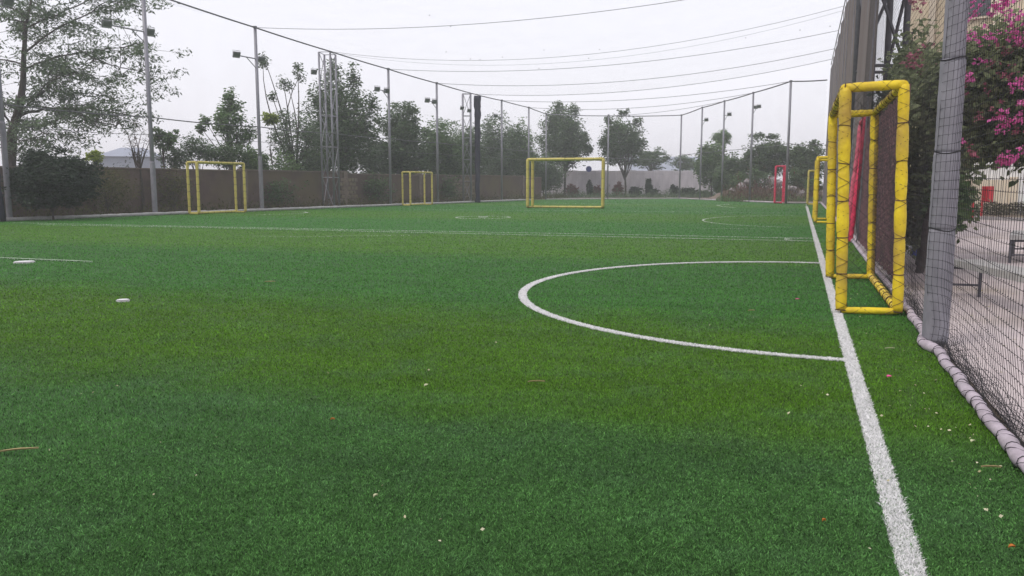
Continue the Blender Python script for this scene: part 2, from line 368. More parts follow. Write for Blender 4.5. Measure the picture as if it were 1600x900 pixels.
def blades(name, X, Y, d, m, bent, wmul=1., hmul=1., kind_label=None):
    n = len(X); wd = .0023*(d/3)**.9*rng.uniform(.7, 1.3, n)*wmul; h = .0128*np.maximum(1, (d/6)**.35)*rng.uniform(.55, 1.35, n)*hmul
    ya = rng.uniform(0, 2*np.pi, n); la = 2.2*np.sin(X*31+1.7*np.sin(Y*19))+2.0*np.sin(Y*37+1.3*np.sin(X*23+2))+rng.normal(0, 1.5, n); lean = h*rng.uniform(.2, 1.3, n)
    if m == M['white_fibre']: la = rng.uniform(0, 2*np.pi, n)
    ux, uy = np.cos(ya)*wd/2, np.sin(ya)*wd/2; lx, ly = np.cos(la)*lean, np.sin(la)*lean
    t = np.clip(rng.normal(.45, 1, n)*np.interp(d, [3, 8, 25], [.27, .22, .12])+.45*(1-np.interp(d, [3, 8, 25], [.27, .22, .12]))+.07*np.sin(X*43+2*np.sin(Y*27))*np.sin(Y*39+X*17), 0, 1)
    if bent:
        V = np.empty((n, 4, 3), np.float32)
        for k, (sx_, fx, fz) in enumerate([(0, 0, 0), (1, .32, .6), (0, 1, .92), (-1, .32, .6)]):
            V[:, k, 0] = X+sx_*ux+fx*lx; V[:, k, 1] = Y+sx_*uy+fx*ly; V[:, k, 2] = fz*h
        F = np.array([0, 1, 3, 1, 2, 3]); I = (np.arange(n)[:, None]*4+F[None]).ravel(); T = np.repeat(t, 4).reshape(n, 4); T[:, 0] *= .5; T = T.ravel()
    else:
        V = np.empty((n, 3, 3), np.float32)
        for k, (sx_, fx, fz) in enumerate([(-1, 0, 0), (1, 0, 0), (0, 1, 1)]):
            V[:, k, 0] = X+sx_*ux+fx*lx; V[:, k, 1] = Y+sx_*uy+fx*ly; V[:, k, 2] = fz*h
        F = np.array([0, 1, 2]); I = (np.arange(n)[:, None]*3+F[None]).ravel(); T = np.repeat(t, 3)
    return tag(np_mesh(name, V.reshape(-1, 3), I, 3, m, T), kind='stuff')
X, Y, d = scatter(400000, 2.2, 4.2); k = inside(X, Y) & (~on_line(X, Y, d) | (rng.random(len(X)) < .10)); blades('turf_fibres', X[k], Y[k], d[k], M['blade'], True, 1.25)
X, Y, d = scatter(1650000, 4.2, 75); k = inside(X, Y) & (rng.random(len(X)) < np.interp(np.log(d), np.log([4.2, 20, 75]), [1, .42, .25])); X, Y, d = X[k], Y[k], d[k]
k = ~on_line(X, Y, d) | (rng.random(len(X)) < .06); blades('turf_fibres', X[k], Y[k], d[k], M['blade'], False, 1.3)
# white fibres
parts_ = []
for p, hw in masks[:2]:
    p = np.array(p); sl_ = np.hypot(*(p[1:]-p[:-1]).T); cum = np.r_[0, np.cumsum(sl_)]
    n = 60000 if p is not None else 0
    u = rng.random(n)
    if len(p) == 4: yy = 2.0*(50/2.0)**u; yy = yy-.0; pos = np.c_[np.interp(yy, p[:, 1], p[:, 0]), yy]; nrm = np.tile([1., 0.], (n, 1))
    else:
        s_ = u*cum[-1]; pos = np.c_[np.interp(s_, cum, p[:, 0]), np.interp(s_, cum, p[:, 1])]; i = np.clip(np.searchsorted(cum, s_)-1, 0, len(p)-2)
        tt = p[i+1]-p[i]; tt /= np.linalg.norm(tt, axis=1)[:, None]; nrm = np.c_[-tt[:, 1], tt[:, 0]]
    off = rng.uniform(-1, 1, n)*(hw+.002+.009*np.abs(np.sin(pos[:, 1]*61+2*np.sin(pos[:, 1]*43+pos[:, 0]*39)))*rng.random(n)); parts_.append(pos+nrm*off[:, None])
W = np.vstack(parts_); dW = np.hypot(W[:, 0], W[:, 1]); blades('white_line_fibres', W[:, 0], W[:, 1], dW, M['white_fibre'], True, 1.25, 1.05)
acc = []
for p, hw in masks[2:]:
    for a_, c_ in zip(p[:-1], p[1:]):
        a_, c_ = np.array(a_[:2]), np.array(c_[:2]); ln = np.linalg.norm(c_-a_); nseg = max(1, int(ln/1.0))
        for i in range(nseg):
            m0 = lerp(a_, c_, (i+.5)/nseg); dd = max(6, np.linalg.norm(m0)); n = int(ln/nseg*2*hw*90000*.8/dd**2*3.2)+1; u = (i+rng.random(n))/nseg
            tt = (c_-a_)/ln; acc.append(a_+(c_-a_)*u[:, None]+np.array([-tt[1], tt[0]])*(rng.uniform(-1, 1, n)*hw)[:, None])
q = np.vstack(acc); q = q[inside(q[:, 0], q[:, 1])]; blades('white_line_fibres', q[:, 0], q[:, 1], np.hypot(q[:, 0], q[:, 1]), M['white_fibre'], False, 1.1, .9)
# the spots
q = []
for c, r in spots[:2]:
    a = rng.uniform(0, 2*np.pi, 2500); rr = r*np.sqrt(rng.random(2500)); q.append(np.c_[c[0]+rr*np.cos(a), c[1]+rr*np.sin(a)])
q = np.vstack(q); blades('white_line_fibres', q[:, 0], q[:, 1], np.hypot(q[:, 0], q[:, 1]), M['white_fibre'], False, 1.6, .9)

# ------------------------------------------------------------------ foam pad border along the fences
def bulged(pts, r, pitch, pinch=.25, n=10, step=4, jit=.12, seed=1, tint=.5, mb=None):
    """a tube swelling between its ties"""
    rg = random.Random(seed); b = mb or MB(); pts = [np.array(p, float) for p in pts]
    P_, Rr = [], []
    for i in range(len(pts)-1):
        Lg = np.linalg.norm(pts[i+1]-pts[i]); ns = max(1, round(Lg/pitch))
        for s_ in range(ns):
            j = rg.uniform(1-jit, 1+jit)
            for k in range(step):
                u = k/step; P_.append(lerp(pts[i], pts[i+1], (s_+u)/ns)); Rr.append(r*j*(1-pinch*(abs(2*u-1)**4))*rg.uniform(.965, 1.035))
    P_.append(pts[-1]); Rr.append(r*(1-pinch)); b.tube(P_, Rr, n); return b
def ring_ties(pts, r, pitch, seed=1, cord=.003, n=10, skew=.3):
    rg = random.Random(seed); b = MB(); pts = [np.array(p, float) for p in pts]
    for i in range(len(pts)-1):
        dv = pts[i+1]-pts[i]; Lg = np.linalg.norm(dv); ns = max(1, round(Lg/pitch)); t = dv/Lg
        u = np.cross(t, (0, 0, 1) if abs(t[2]) < .9 else (1, 0, 0)); u /= np.linalg.norm(u); v = np.cross(t, u)
        for s_ in range(0, ns):
            c = lerp(pts[i], pts[i+1], s_/ns); sk = rg.uniform(-skew, skew); ph = rg.uniform(0, 6)
            loop = [c+r*(math.cos(a)*u+math.sin(a)*v)+t*sk*r*math.cos(a+ph) for a in [2*math.pi*q/n for q in range(n+1)]]
            b.tube(loop, cord, 4, False)
    return b
ys = [-2, 0, 2, 3.5, 5, 6.85]
rf = empty('side_fence', (padX(0), 0, 0), 'tall black netting side fence running along the right of the turf', 'netting fence')
def sub(o, par):                          # keep world placement under an Empty that is only moved
    o.parent = par; o.location = -np.array(par.location); return o
rg = random.Random(8); yv = [-2.]
while yv[-1] < 9.2: yv.append(yv[-1]+rg.uniform(.13, .29))
pp = [(wrapX(y)+.010*math.sin(y*9)+rg.uniform(-.006, .006), y, .038+rg.uniform(-.004, .004)) for y in yv+[10, 11.5, 13, 16, 19]]
sub(tag(bulged(pp, .036, .3, .26, 10, 5).build('foam_pad', M['pad'], smooth=True)), rf)
b = ring_ties(pp[:-5], .033, .3, 3, .0019, 10, .5)
for ph in (0, math.pi):                    # laced spiral cord
    hp = []; yy = -2.
    while yy < 14:
        a = yy*2*math.pi/.44+ph; hp.append((wrapX(yy)+.010*math.sin(yy*9)+.041*math.cos(a), yy, .038+.041*math.sin(a))); yy += .034
    b.tube(hp, .0018, 3, False)
sub(b.build('lacing_cord', M['cord']), rf)
pp2 = [(padX(y), y, .05) for y in (19, 25, 33, 42, 50, 58)]
sub(bulged(pp2, .06, .5, .2, 8, 3).build('foam_pad', M['pad'], smooth=True), rf)

# netting of hand-tied cord, each mesh open
TOP_R = 9.0
def netX(y, z):
    out = wrapX(y)+.015
    bow = .05*math.exp(-((z-.18)/.22)**2)+.035*math.sin(y*1.3+.6)*math.exp(-z*.8)
    return out+bow+.16*(z/9)**1.2
NETV, NETH = .063, .066
b = MB(); y = -2.0; rg = random.Random(5); knots = []
cols = []
while y < 19.2: cols.append(y); y += NETV if y < 9 else .10
rows = [.03+i*NETH for i in range(int(TOP_R/NETH))]
for y in cols:
    zz = [.02, .1, .2, .32, .5, .8, 1.3, 2, 3, 4.5, 6.5, TOP_R]; ja = rg.uniform(-.006, .006)
    b.tube([(netX(y, z)+rg.uniform(-.002, .002), y+ja+.004*math.sin(z*7+y), z) for z in zz], .0015, 3, False)
ycs = [-2+.35*i for i in range(25)]+[6.62, 6.74, 6.82, 6.9, 6.98, 7.06, 7.14, 7.24, 7.4]+[7.8+.4*i for i in range(29)]
for j, z in enumerate(rows):
    wob = rg.uniform(0, 6)
    b.tube([(netX(y, z), y, z+.007*math.sin(y*2.1+wob*.3)+.05*math.exp(-z*4)*math.sin(y*3.1+j*.15)) for y in ycs],   .0016, 3, False)
for z in rows[:45]:
    for y in cols:
        if 2.6 < y < 9.5:
            x_ = netX(y, z); r_ = .0036
            b.add([(x_+r_, y, z), (x_-r_, y, z), (x_, y+r_, z), (x_, y-r_, z), (x_, y, z+r_), (x_, y, z-r_)], [(0, 2, 4), (2, 1, 4), (1, 3, 4), (3, 0, 4), (2, 0, 5), (1, 2, 5), (3, 1, 5), (0, 3, 5)])
sub(tag(b.build('netting', M['cord']), kind='stuff'), rf)
# slack of the net gathered on the ground behind the pad
b = MB()
for j in range(30):
    xo = rg.uniform(.04, .13); zo = rg.uniform(.0, .09); ph = rg.uniform(0, 6); fr = rg.uniform(2, 5); q = []
    y = -1.5
    while y < 12:
        q.append((padX(y)+xo+.03*math.sin(y*fr+ph), y, .006+zo*(1+.9*math.sin(y*fr*1.3+ph*2)))); y += .14
    b.tube(q, .0016, 3, False)
sub(tag(b.build('slack_netting', M['cord'], None), kind='stuff'), rf)
# top cord
b = MB(); b.tube([(netX(y, TOP_R), y, TOP_R) for y in range(-2, 60, 4)], .022, 6)
sub(b.build('top_cable', M['rail']), rf)

# brown shade cloth that closes the far stretch of the side fence
b = MB(); ny = 60; zs = [.1, .8, 2, 4, 6.2, 8.95]
vv = []; ff = []
for i in range(ny+1):
    y = 18.6+(endR[1]-18.6)*i/ny
    for j, z in enumerate(zs): vv.append((padX(y)+.10+.16*(z/9)+.05*math.sin(i*1.1+j*.4)*min(1, z), y, z))
for i in range(ny):
    for j in range(5): a = i*6+j; ff.append((a, a+6, a+7, a+1))
b.add(vv, ff)
sc1 = b.build('shade_screen', M['screen'], smooth=True); tag(sc1, 'full height brown shade cloth hung on the far part of the right fence', 'shade cloth')
b = MB()
for i in range(0, ny+1, 4):
    y = 18.6+(endR[1]-18.6)*i/ny; b.tube([(padX(y)+.06, y, .1), (padX(y)+.08+.1, y, 5), (padX(y)+.2, y, 8.9)], .018, 5)
o = b.build('seam', M['sleeve']); o.parent = sc1
b = MB(); vv = []; ff = []; ny = 44; zs = [.07, .4, .9, 1.5, 2.0, 2.42]
for i in range(ny+1):
    y = 10.7+(18.75-10.7)*i/ny
    for j, z in enumerate(zs): vv.append((padX(y)+.10+.02*(z/2)+.025*math.sin(i*1.7+j*.9), y, z*(1+.015*math.sin(i*.9))))
for i in range(ny):
    for j in range(5): a = i*6+j; ff.append((a, a+6, a+7, a+1))
b.add(vv, ff)
lowscreen = tag(b.build('low_screen', M['lowscreen'], smooth=True), 'low maroon shade cloth tied along the fence behind the nearest yellow goal', 'shade cloth')
lv = []; rg = random.Random(3)
b = MB()
for k in range(170):
    y = rg.uniform(8.9, 14); z = rg.uniform(.1, 2.3) if rg.random() < .4 else abs(rg.gauss(.15, .3))+.05; x_ = padX(y)+.065; s_ = rg.uniform(.008, .022); a = rg.uniform(0, 3.14)
    b.add([(x_, y+s_*math.cos(a), z+s_*math.sin(a)), (x_-.008, y-s_*.5*math.sin(a), z+s_*.5*math.cos(a)), (x_, y-s_*math.cos(a), z-s_*math.sin(a)), (x_-.004, y+s_*.5*math.sin(a), z-s_*.5*math.cos(a))], [(0, 1, 2, 3)], rg.random())
o = b.build('caught_leaves', M['drypetal'], lowscreen); tag(o, kind='stuff')

# ------------------------------------------------------------------ near padded fence pole
def sleeve_tube(b, base, z0, z1, r, n=20, seed=1, wr=.05, tilt=(0, 0)):
    rg = random.Random(seed); m_ = max(6, int((z1-z0)/.06)); Pp, Rr = [], []
    for i in range(m_+1):
        z = z0+(z1-z0)*i/m_; Pp.append((base[0]+tilt[0]*z, base[1]+tilt[1]*z, z)); Rr.append(r*(1+rg.uniform(-wr, wr)*.5))
    b.tube(Pp, Rr, n)
np_base = np.array([1.045, 7.0, 0.])
pole = empty('fence_pole', np_base, 'tall pole wrapped in grey padding standing by the pavement at right', 'fence pole')
zt = ht(93, np_base)
b = MB(); b.tube([(0, 0, 0), (.02, 0, 9.1)], .066, 18); b.build('shaft', M['steel'], pole, smooth=True)
b = MB(); sleeve_tube(b, (0, 0), zt-.02, 6.2, .079, 20, 4, .03); b.build('upper_sleeve', M['sleeve'], pole, smooth=True)
tz = [ht(y_, np_base) for y_ in (545, 358, 238, 93)]; tz[0] = .03
for i in range(3):
    b = MB(); n_ = 26; Pp = []; Rr = []; rg = random.Random(i)
    for k in range(n_+1):
        u = k/n_; Pp.append((0, 0, tz[i]+(tz[i+1]-tz[i])*u)); e = min(u, 1-u); Rr.append((.094 if i < 2 else .088)*(1-.05*math.exp(-e*40))*(1+rg.uniform(-.018, .018)))
    b.tube(Pp, Rr, 22); b.build('sleeve', M['sleeve'], pole, smooth=True)
for i in (1, 2, 3):
    b = MB(); b.tube([(.0905*math.cos(a), .0905*math.sin(a), tz[i]+.012*math.sin(a*2+i)) for a in [k*math.pi/8 for k in range(17)]], .005, 6, False); b.build('strap', M['cord'], pole)

# ------------------------------------------------------------------ perimeter poles with floodlights
def floodlight(par, at, yaw, s=1.0):
    s *= .74
    """lamp facing local -Y turned by yaw, tipped down"""
    b = MB(); b.box(at, (.46*s, .13*s, .38*s), yaw, .5); b.box((at[0], at[1], at[2]+.02), (.36*s, .20*s, .26*s), yaw, .5)
    o = b.build('floodlight', M['lamp'], par)
    g = MB(); n_ = np.array([math.sin(yaw), -math.cos(yaw), 0]); c = np.array(at)+n_*.07*s*math.cos(.5)+np.array([0, 0, -.07*s*math.sin(.5)]) 
    g.box(c, (.40*s, .012, .32*s), yaw, .5); g.build('lens', M['lampglass'], o)
    y_ = MB(); tx = np.array([math.cos(yaw), math.sin(yaw), 0])
    y_.tube([np.array(at)+tx*.25*s, np.array(at)+tx*.25*s+np.array([0, 0, .27*s]), np.array(at)-tx*.25*s+np.array([0, 0, .27*s]), np.array(at)-tx*.25*s], .014*s, 5)
    y_.build('bracket', M['lamp'], o)
def fence_pole(base, top, label, lamps=(), r=.08, sleeve=0., armdir=(0, 1), group='poles around the pitch', lean=(0, 0)):
    e = empty('fence_pole', base, label, 'fence pole', group)
    b = MB(); b.tube([(0, 0, 0), (lean[0]*.5, lean[1]*.5, top*.5), (lean[0], lean[1], top)], [r, r*.97, r*.9], 12); b.build('shaft', M['steel'], e, smooth=True)
    b = MB(); b.tube([(0, 0, top-.02), (0, 0, top+.06)], r*1.2, 10); b.build('pole_cap', M['rail'], e)
    if sleeve:
        b = MB(); sleeve_tube(b, (0, 0), .02, sleeve, r*1.22, 12, int(base[1]*7), .06); b.build('sleeve', M['sleeve'], e, smooth=True)
    if lamps:
        ad = np.array([armdir[0], armdir[1], 0.]); ad /= np.linalg.norm(ad); z = lamps[0]
        offs = lamps[1]; b = MB(); lo, hi = min(offs+(0,)), max(offs+(0,))
        b.tube([ad*lo+[0, 0, z], ad*hi+[0, 0, z]], .028, 6)
        for o_ in offs:
            sgn = 1 if o_ > 0 else -1
            if abs(o_) > .4: b.tube([ad*.65*sgn+[0, 0, z], [0, 0, z-.45]], .02, 5)
        b.build('lamp_arm', M['steel'], e)
        for o_ in offs: floodlight(e, tuple(ad*o_+np.array([0, 0, z+.02])), lamps[2], lamps[3] if len(lamps) > 3 else 1.)
    return e
LP = []
ldir = np.array([bL, 1.])/math.hypot(bL, 1)
def lpole(px, ytop, label, lamps=None, **k):
    p = left_at(px); t = ht(ytop, p) if ytop is not None else 9.0
    fence_pole(p, t, label, lamps or (), armdir=ldir, **k); LP.append((p, t)); return p, t
def lh(px, y): return ht(y, left_at(px))
lpole(11, None, 'nearest left perimeter pole at the left picture edge, beside a dark net bundle', (lh(11, 4)+.1, (-.2, .5), 1.5, 1.1), sleeve=3.4, r=.078)
lpole(240, None, 'left perimeter pole with two floodlights rising beside the big feathery tree', (lh(240, 50), (-1.75, .22), 1.1, 1.05), sleeve=2.2, r=.088)
lpole(408, 43, 'left perimeter pole with one floodlight beside the larger left yellow goal', (lh(408, 92), (-1.25, .35), 1.1, .95), sleeve=2.6)
P525 = left_at(524)
lpole(610, 108, 'left perimeter pole standing left of the smaller yellow goal, two lamps on it', (lh(610, 143), (-1.15, -.2), 1.0, .95), r=.078)
lpole(684, 130, 'left perimeter pole just right of the smaller left yellow goal', (lh(684, 160), (-1.15, -.3), 1.0, .95), r=.078)
lpole(784, 157, 'left perimeter pole behind the dark net bundle, short arm near its top', (lh(784, 183), (-1.0,), 1.0, .9), r=.078)
lpole(826, 168, 'left perimeter pole just outside the left post of the middle goal', None, r=.075)
p = cornerL; fence_pole(p, ht(178, p), 'far left corner pole seen through the middle goal', r=.065, armdir=(1, 0)); LP.append((p, ht(178, p)))
RPp = []
farmid = G(949, 311.3); fence_pole(farmid, ht(180, farmid), 'far end pole rising just right of the middle yellow goal', r=.07)
kd = kink-cornerR
def rpole(px, yb, yt, label, lamps=None, r=.075):
    p = cornerR+kd*((G(px, yb)-cornerR) @ kd/(kd @ kd)); 
    rr, f_, u_ = level_ray(px, HOR); dx, dy = turn(rr, f_)
    # where the sight line crosses the slanted end fence
    A = np.array([[dx, -kd[0]], [dy, -kd[1]]]); s_ = np.linalg.solve(A, cornerR[:2]); p = np.array([dx*s_[0], dy*s_[0], 0.]); t = ht(yt, p)
    fence_pole(p, t, label, lamps or (), r=r, armdir=kd[:2]); RPp.append((p, t)); return p
rpole(1062, 310.8, 180, 'far right corner pole in front of the pale metal wall', None, .08)
rpole(1094, 311, 168, 'end fence pole beside the far right corner pole, with one small lamp', (ht(190, G(1094, 312)), (.9,), -.4, .9))
rpole(1128, 313, 158, 'end fence pole in front of the palm frond tree, lamp on its right', (ht(184, G(1128, 313)), (.95,), -.4, .9))
rpole(1172, 315, 145, 'end fence pole with a pair of floodlights beside the brown earth mound', (ht(172, G(1172, 315)), (.45, .95), -.4, .8))
rpole(1229, 318.2, 127, 'tallest looking end fence pole, right beside the distant red goal', None, .085)

# ------------------------------------------------------------------ left and end fences (rails, cords, netting)
def rail(b, pts, r, n=6, sag=0.):
    q = []
    for (a, c) in zip(pts[:-1], pts[1:]):
        for i in range(6): u = i/6; q.append(lerp(a, c, u)-np.array([0, 0, sag*4*u*(1-u)]))
    q.append(np.array(pts[-1])); b.tube(q, r, n)
netm = netmat('fine_netting', (.06, .06, .07), .045)
roofm = netmat('roof_netting', (.45, .45, .5), .05)
behind = left_at(-170); behind_t = 9.0
t_at = sorted(LP, key=lambda q: q[0][1])
t525 = ht(81, P525)
allL = sorted(t_at+[(P525, t525), (left_at(742), ht(147, left_at(742))), (behind, 9.0)], key=lambda q: q[0][1])
lf = empty('side_fence', left_at(240), 'tall fine netting side fence along the left edge of the turf', 'netting fence')
b = MB(); rail(b, [p+[0, 0, t] for p, t in allL], .034, 6, .02); sub(b.build('top_rail', M['rail']), lf)
b = MB(); rail(b, [p+[0, 0, 4.0+.0*t] for p, t in allL], .024, 5, .05); sub(b.build('middle_cable', M['rail']), lf)
b = MB(); rail(b, [p+[0, 0, 3.3] for p, t in allL], .009, 4, .06); sub(b.build('lower_cable', M['rail']), lf)
for (p, t), (q_, u) in zip(allL[:-1], allL[1:]):
    b = MB(); v = []; n_ = 4
    b.add([p+[.02, 0, .05], q_+[.02, 0, .05], q_+[.02, 0, u-.03], p+[.02, 0, t-.03]], [(0, 1, 2, 3)]); sub(tag(b.build('net_panel', netm), kind=None), lf)
pl = [(leftX(y)+.12, y, .06) for y in [-4+4*i for i in range(int((cornerL[1]+4)/4)+1)]]
sub(bulged(pl, .075, .6, .12, 8, 3).build('foam_pad', M['kerb'], smooth=True), lf)
b = MB(); ef = empty('end_fence', farmid, 'fine netting fence closing the far end in front of the pale metal wall', 'netting fence')
endpts = [(cornerL, ht(178, cornerL)), (farmid, ht(181, farmid)), (RPp[0][0], RPp[0][1])]
b = MB(); rail(b, [p+[0, 0, t] for p, t in endpts], .04, 6, .05); sub(b.build('top_rail', M['rail']), ef)
b = MB(); rail(b, [p+[0, 0, 3.6] for p, t in endpts], .02, 4, .1); sub(b.build('middle_cable', M['rail']), ef)
for (p, t), (q_, u) in zip(endpts[:-1], endpts[1:]):
    b = MB(); b.add([p+[0, 0, .05], q_+[0, 0, .05], q_+[0, 0, u], p+[0, 0, t]], [(0, 1, 2, 3)]); sub(b.build('net_panel', netm), ef)
sub(bulged([cornerL+[0, 0, .05], farmid+[0, 0, .05], RPp[0][0]+[0, 0, .05]], .06, 1, .1, 6, 2).build('foam_pad', M['kerb']), ef)
sf = empty('slanted_fence', kink, 'fine netting fence slanting across the far right corner of the turf', 'netting fence')
slp = RPp+[(endR, ht(125, endR))]
b = MB(); rail(b, [p+[0, 0, t] for p, t in slp], .042, 6, .03); sub(b.build('top_rail', M['rail']), sf)
b = MB(); rail(b, [p+[0, 0, 4.0] for p, t in slp], .022, 4, .1); sub(b.build('middle_cable', M['rail']), sf)
for (p, t), (q_, u) in zip(slp[:-1], slp[1:]):
    b = MB(); b.add([p+[0, 0, .05], q_+[0, 0, .05], q_+[0, 0, u], p+[0, 0, t]], [(0, 1, 2, 3)]); sub(b.build('net_panel', netm), sf)
sub(bulged([q[0]+[0, 0, .06] for q in slp], .07, .8, .12, 6, 3).build('foam_pad', M['pad']), sf)

# ------------------------------------------------------------------ roof net and its support cables
rn = empty('roof_net', (-12, 30, 9), 'white roof netting hung on long sagging cables above the whole turf', 'roof net')
def left_top(y):
    yy = [q[0][1] for q in allL]; tt = [q[1] for q in allL]; return float(np.interp(y, yy, tt))
def cable_pts(y0, y1, sag, n=18):
    a = np.array([leftX(y0), y0, left_top(y0)]); c = np.array([padX(y1)+.16, y1, TOP_R-.0 if y1 < 57 else ht(125, endR)])
    return [lerp(a, c, i/n)-np.array([0, 0, sag*4*(i/n)*(1-i/n)]) for i in range(n+1)]
cab = [(left_at(408)[1], 33.0, .75, .013), (P525[1], 39.5, 1.2, .010), (P525[1]+.5, 40.5, 1.35, .006), (left_at(610)[1], 45.5, .8, .014),
       (left_at(684)[1], 51.4, .85, .016), (left_at(742)[1], 55.5, .8, .016)]
for y0, y1, sg, r_ in cab:
    b = MB(); b.tube(cable_pts(y0, y1, sg), r_, 5); sub(b.build('support_cable', M['cable']), rn)
# far cables end on the slanted fence
for (p0, t0), (p1, t1), r_ in (((left_at(784), left_top(left_at(784)[1])), RPp[4], .03), ((left_at(826), left_top(left_at(826)[1])), RPp[3], .03), ((cornerL, ht(178, cornerL)), RPp[2], .03)):
    a = p0+[0, 0, t0]; c = p1+[0, 0, t1]; b = MB(); b.tube([lerp(a, c, i/16)-np.array([0, 0, .55*4*(i/16)*(1-i/16)]) for i in range(17)], r_*.6, 5); sub(b.build('support_cable', M['cable']), rn)
rows_ = [cable_pts(y0, y1, sg+.05) for y0, y1, sg in [(-2, -2, 1.3), (6, 6, 1.3), (14, 14, 1.3)]+[c[:3] for c in cab]]
vv = [p for r_ in rows_ for p in r_]; nc = 19
b = MB(); b.add(vv, [(i*nc+j, i*nc+j+1, (i+1)*nc+j+1, (i+1)*nc+j) for i in range(len(rows_)-1) for j in range(nc-1)]); sub(tag(b.build('netting', roofm, smooth=True), kind='stuff'), rn)
# bits of leaf caught in the roof net
b = MB(); rg = random.Random(11)
for (x_, y_) in [(671, 25), (704, 42), (850, 79), (937, 78), (697, 82), (735, 93), (750, 94), (842, 108), (785, 90), (1297, 42), (920, 92), (1250, 48), (1165, 60)]:
    c = P(x_, y_, 34 if y_ < 60 else 40); s_ = .032
    b.add([c+[s_, 0, 0], c+[0, s_, .02], c-[s_, 0, 0], c-[0, s_, -.02], c+[0, 0, .06]], [(0, 1, 4), (1, 2, 4), (2, 3, 4), (3, 0, 4), (3, 2, 1, 0)])
sub(tag(b.build('caught_leaves', M['bark']), kind='stuff'), rn)

# ------------------------------------------------------------------ lattice towers and bundled curtains
def lattice(name, base, h, wx, wy, bay, r, rz, label, mat_='steel', cat='lattice tower', lamps=None, rb=None):
    e = empty(name, base, label, cat, rz=rz); cs = [(-wx/2, -wy/2), (wx/2, -wy/2), (wx/2, wy/2), (-wx/2, wy/2)]
    for c in cs:
        b = MB(); b.tube([(c[0], c[1], 0), (c[0], c[1], h)], r, 8); b.build('leg', M[mat_], e, smooth=True)
    rb = rb or r*.36; n_ = max(1, round(h/bay))
    for i in range(n_):
        z0, z1 = h*i/n_, h*(i+1)/n_
        for k in range(4):
            a, c = cs[k], cs[(k+1) % 4]
            if math.hypot(a[0]-c[0], a[1]-c[1]) < .05: continue
            b = MB(); b.tube([(a[0], a[1], z1), (c[0], c[1], z1)], rb, 5); 
            s_, t_ = (a, c) if i % 2 else (c, a); b.tube([(s_[0], s_[1], z0), (t_[0], t_[1], z1)], rb, 5)
            b.build('brace', M[mat_], e)
    return e
t1 = P525.copy(); wpx = 21/1270*fwd(t1)
lattice('lattice_tower', t1+np.array([-.50, .35, 0]), t525, .62, .95, 1.8, .055, .25, 'taller square lattice tower of grey steel between the two left yellow goals')
floodl = empty('tower_lamp', t1+np.array([-1.0, -.2, ht(112, t1)]), 'small dark floodlight clamped on the taller lattice tower', 'floodlight'); floodlight(floodl, (0, 0, 0), 1.0, .9)
t2 = left_at(733)
lattice('lattice_tower', t2+np.array([-.25, .25, 0]), ht(146, t2), .55, .5, 1.45, .055, .45, 'narrow lattice tower of grey steel beside the dark hanging net bundle')
for (x_, y_) in ((722, 169), (733, 173)):
    e = empty('tower_lamp', P(x_, y_, fwd(t2)-.3), 'left floodlight of the pair clamped on the narrow lattice tower' if x_ == 722 else 'right floodlight of the pair clamped on the narrow lattice tower', 'floodlight'); floodlight(e, (0, 0, 0), 1.0, .8)
def bundle(base, top, h, label, r0, r1, seed):
    e = empty('net_bundle', base, label, 'rolled net'); rg = random.Random(seed); b = MB(); m_ = 40; q = []; rr = []
    for i in range(m_+1):
        u = i/m_; q.append((top[0]*u+.02*math.sin(i*.8), top[1]*u, .02+(h-.02)*u)); rr.append((r0+(r1-r0)*u)*(1+rg.uniform(-.12, .12))*(1+.25*math.exp(-u*25)))
    b.tube(q, rr, 12); b.build('gathered_net', M['curtain'], e, smooth=True)
    for z in (.2, .42, .7):
        i = int(z*m_); b = MB(); b.tube([(q[i][0]+rr[i]*1.03*math.cos(a), q[i][1]+rr[i]*1.03*math.sin(a), q[i][2]) for a in [k*math.pi/6 for k in range(13)]], .02, 5, False); b.build('tie_cord', M['cord'], e)
cb = left_at(739)+np.array([.35, 0, 0]); ctp = P(746, 150, fwd(cb)); bundle(cb, (ctp[0]-cb[0], ctp[1]-cb[1]), ctp[2], 'long dark navy net rolled up and hanging beside the narrow lattice tower', .15, .24, 2)
cb = left_at(2)+np.array([.1, -.25, 0]); bundle(cb, (-.15, -.1), 8.6, 'dark navy net rolled up along the pole at the left picture edge', .17, .15, 3)

# big dark steel frame behind the near fence, upper right
tb = P(1364, 289, 22); tb[2] = 0
lattice('steel_mast', tb, 15, .80, 1.25, 2.3, .085, .25, 'dark steel lattice mast rising behind the near fence beside the bougainvillea', 'darksteel', 'lattice mast', rb=.045)
tb = P(1402, 289, 24); tb[2] = 0
e = empty('lamp_post', tb, 'slim dark steel post behind the lattice mast, near the beige building', 'post')
b = MB(); b.tube([(0, 0, 0), (0, 0, 12)], .085, 10); b.build('shaft', M['darksteel'], e, smooth=True)
b = MB(); b.box((0, 0, .03), (.4, .4, .06)); b.build('base_plate', M['darksteel'], e)
tb = P(1336, 289, 27); tb[2] = 0
e = empty('lamp_post', tb, 'slim grey steel post behind the shade cloth, left of the lattice mast', 'post')
b = MB(); b.tube([(0, 0, 0), (0, 0, 12)], .06, 10); b.build('shaft', M['steel'], e, smooth=True)
b = MB(); b.box((0, 0, .03), (.3, .3, .06)); b.build('base_plate', M['steel'], e)

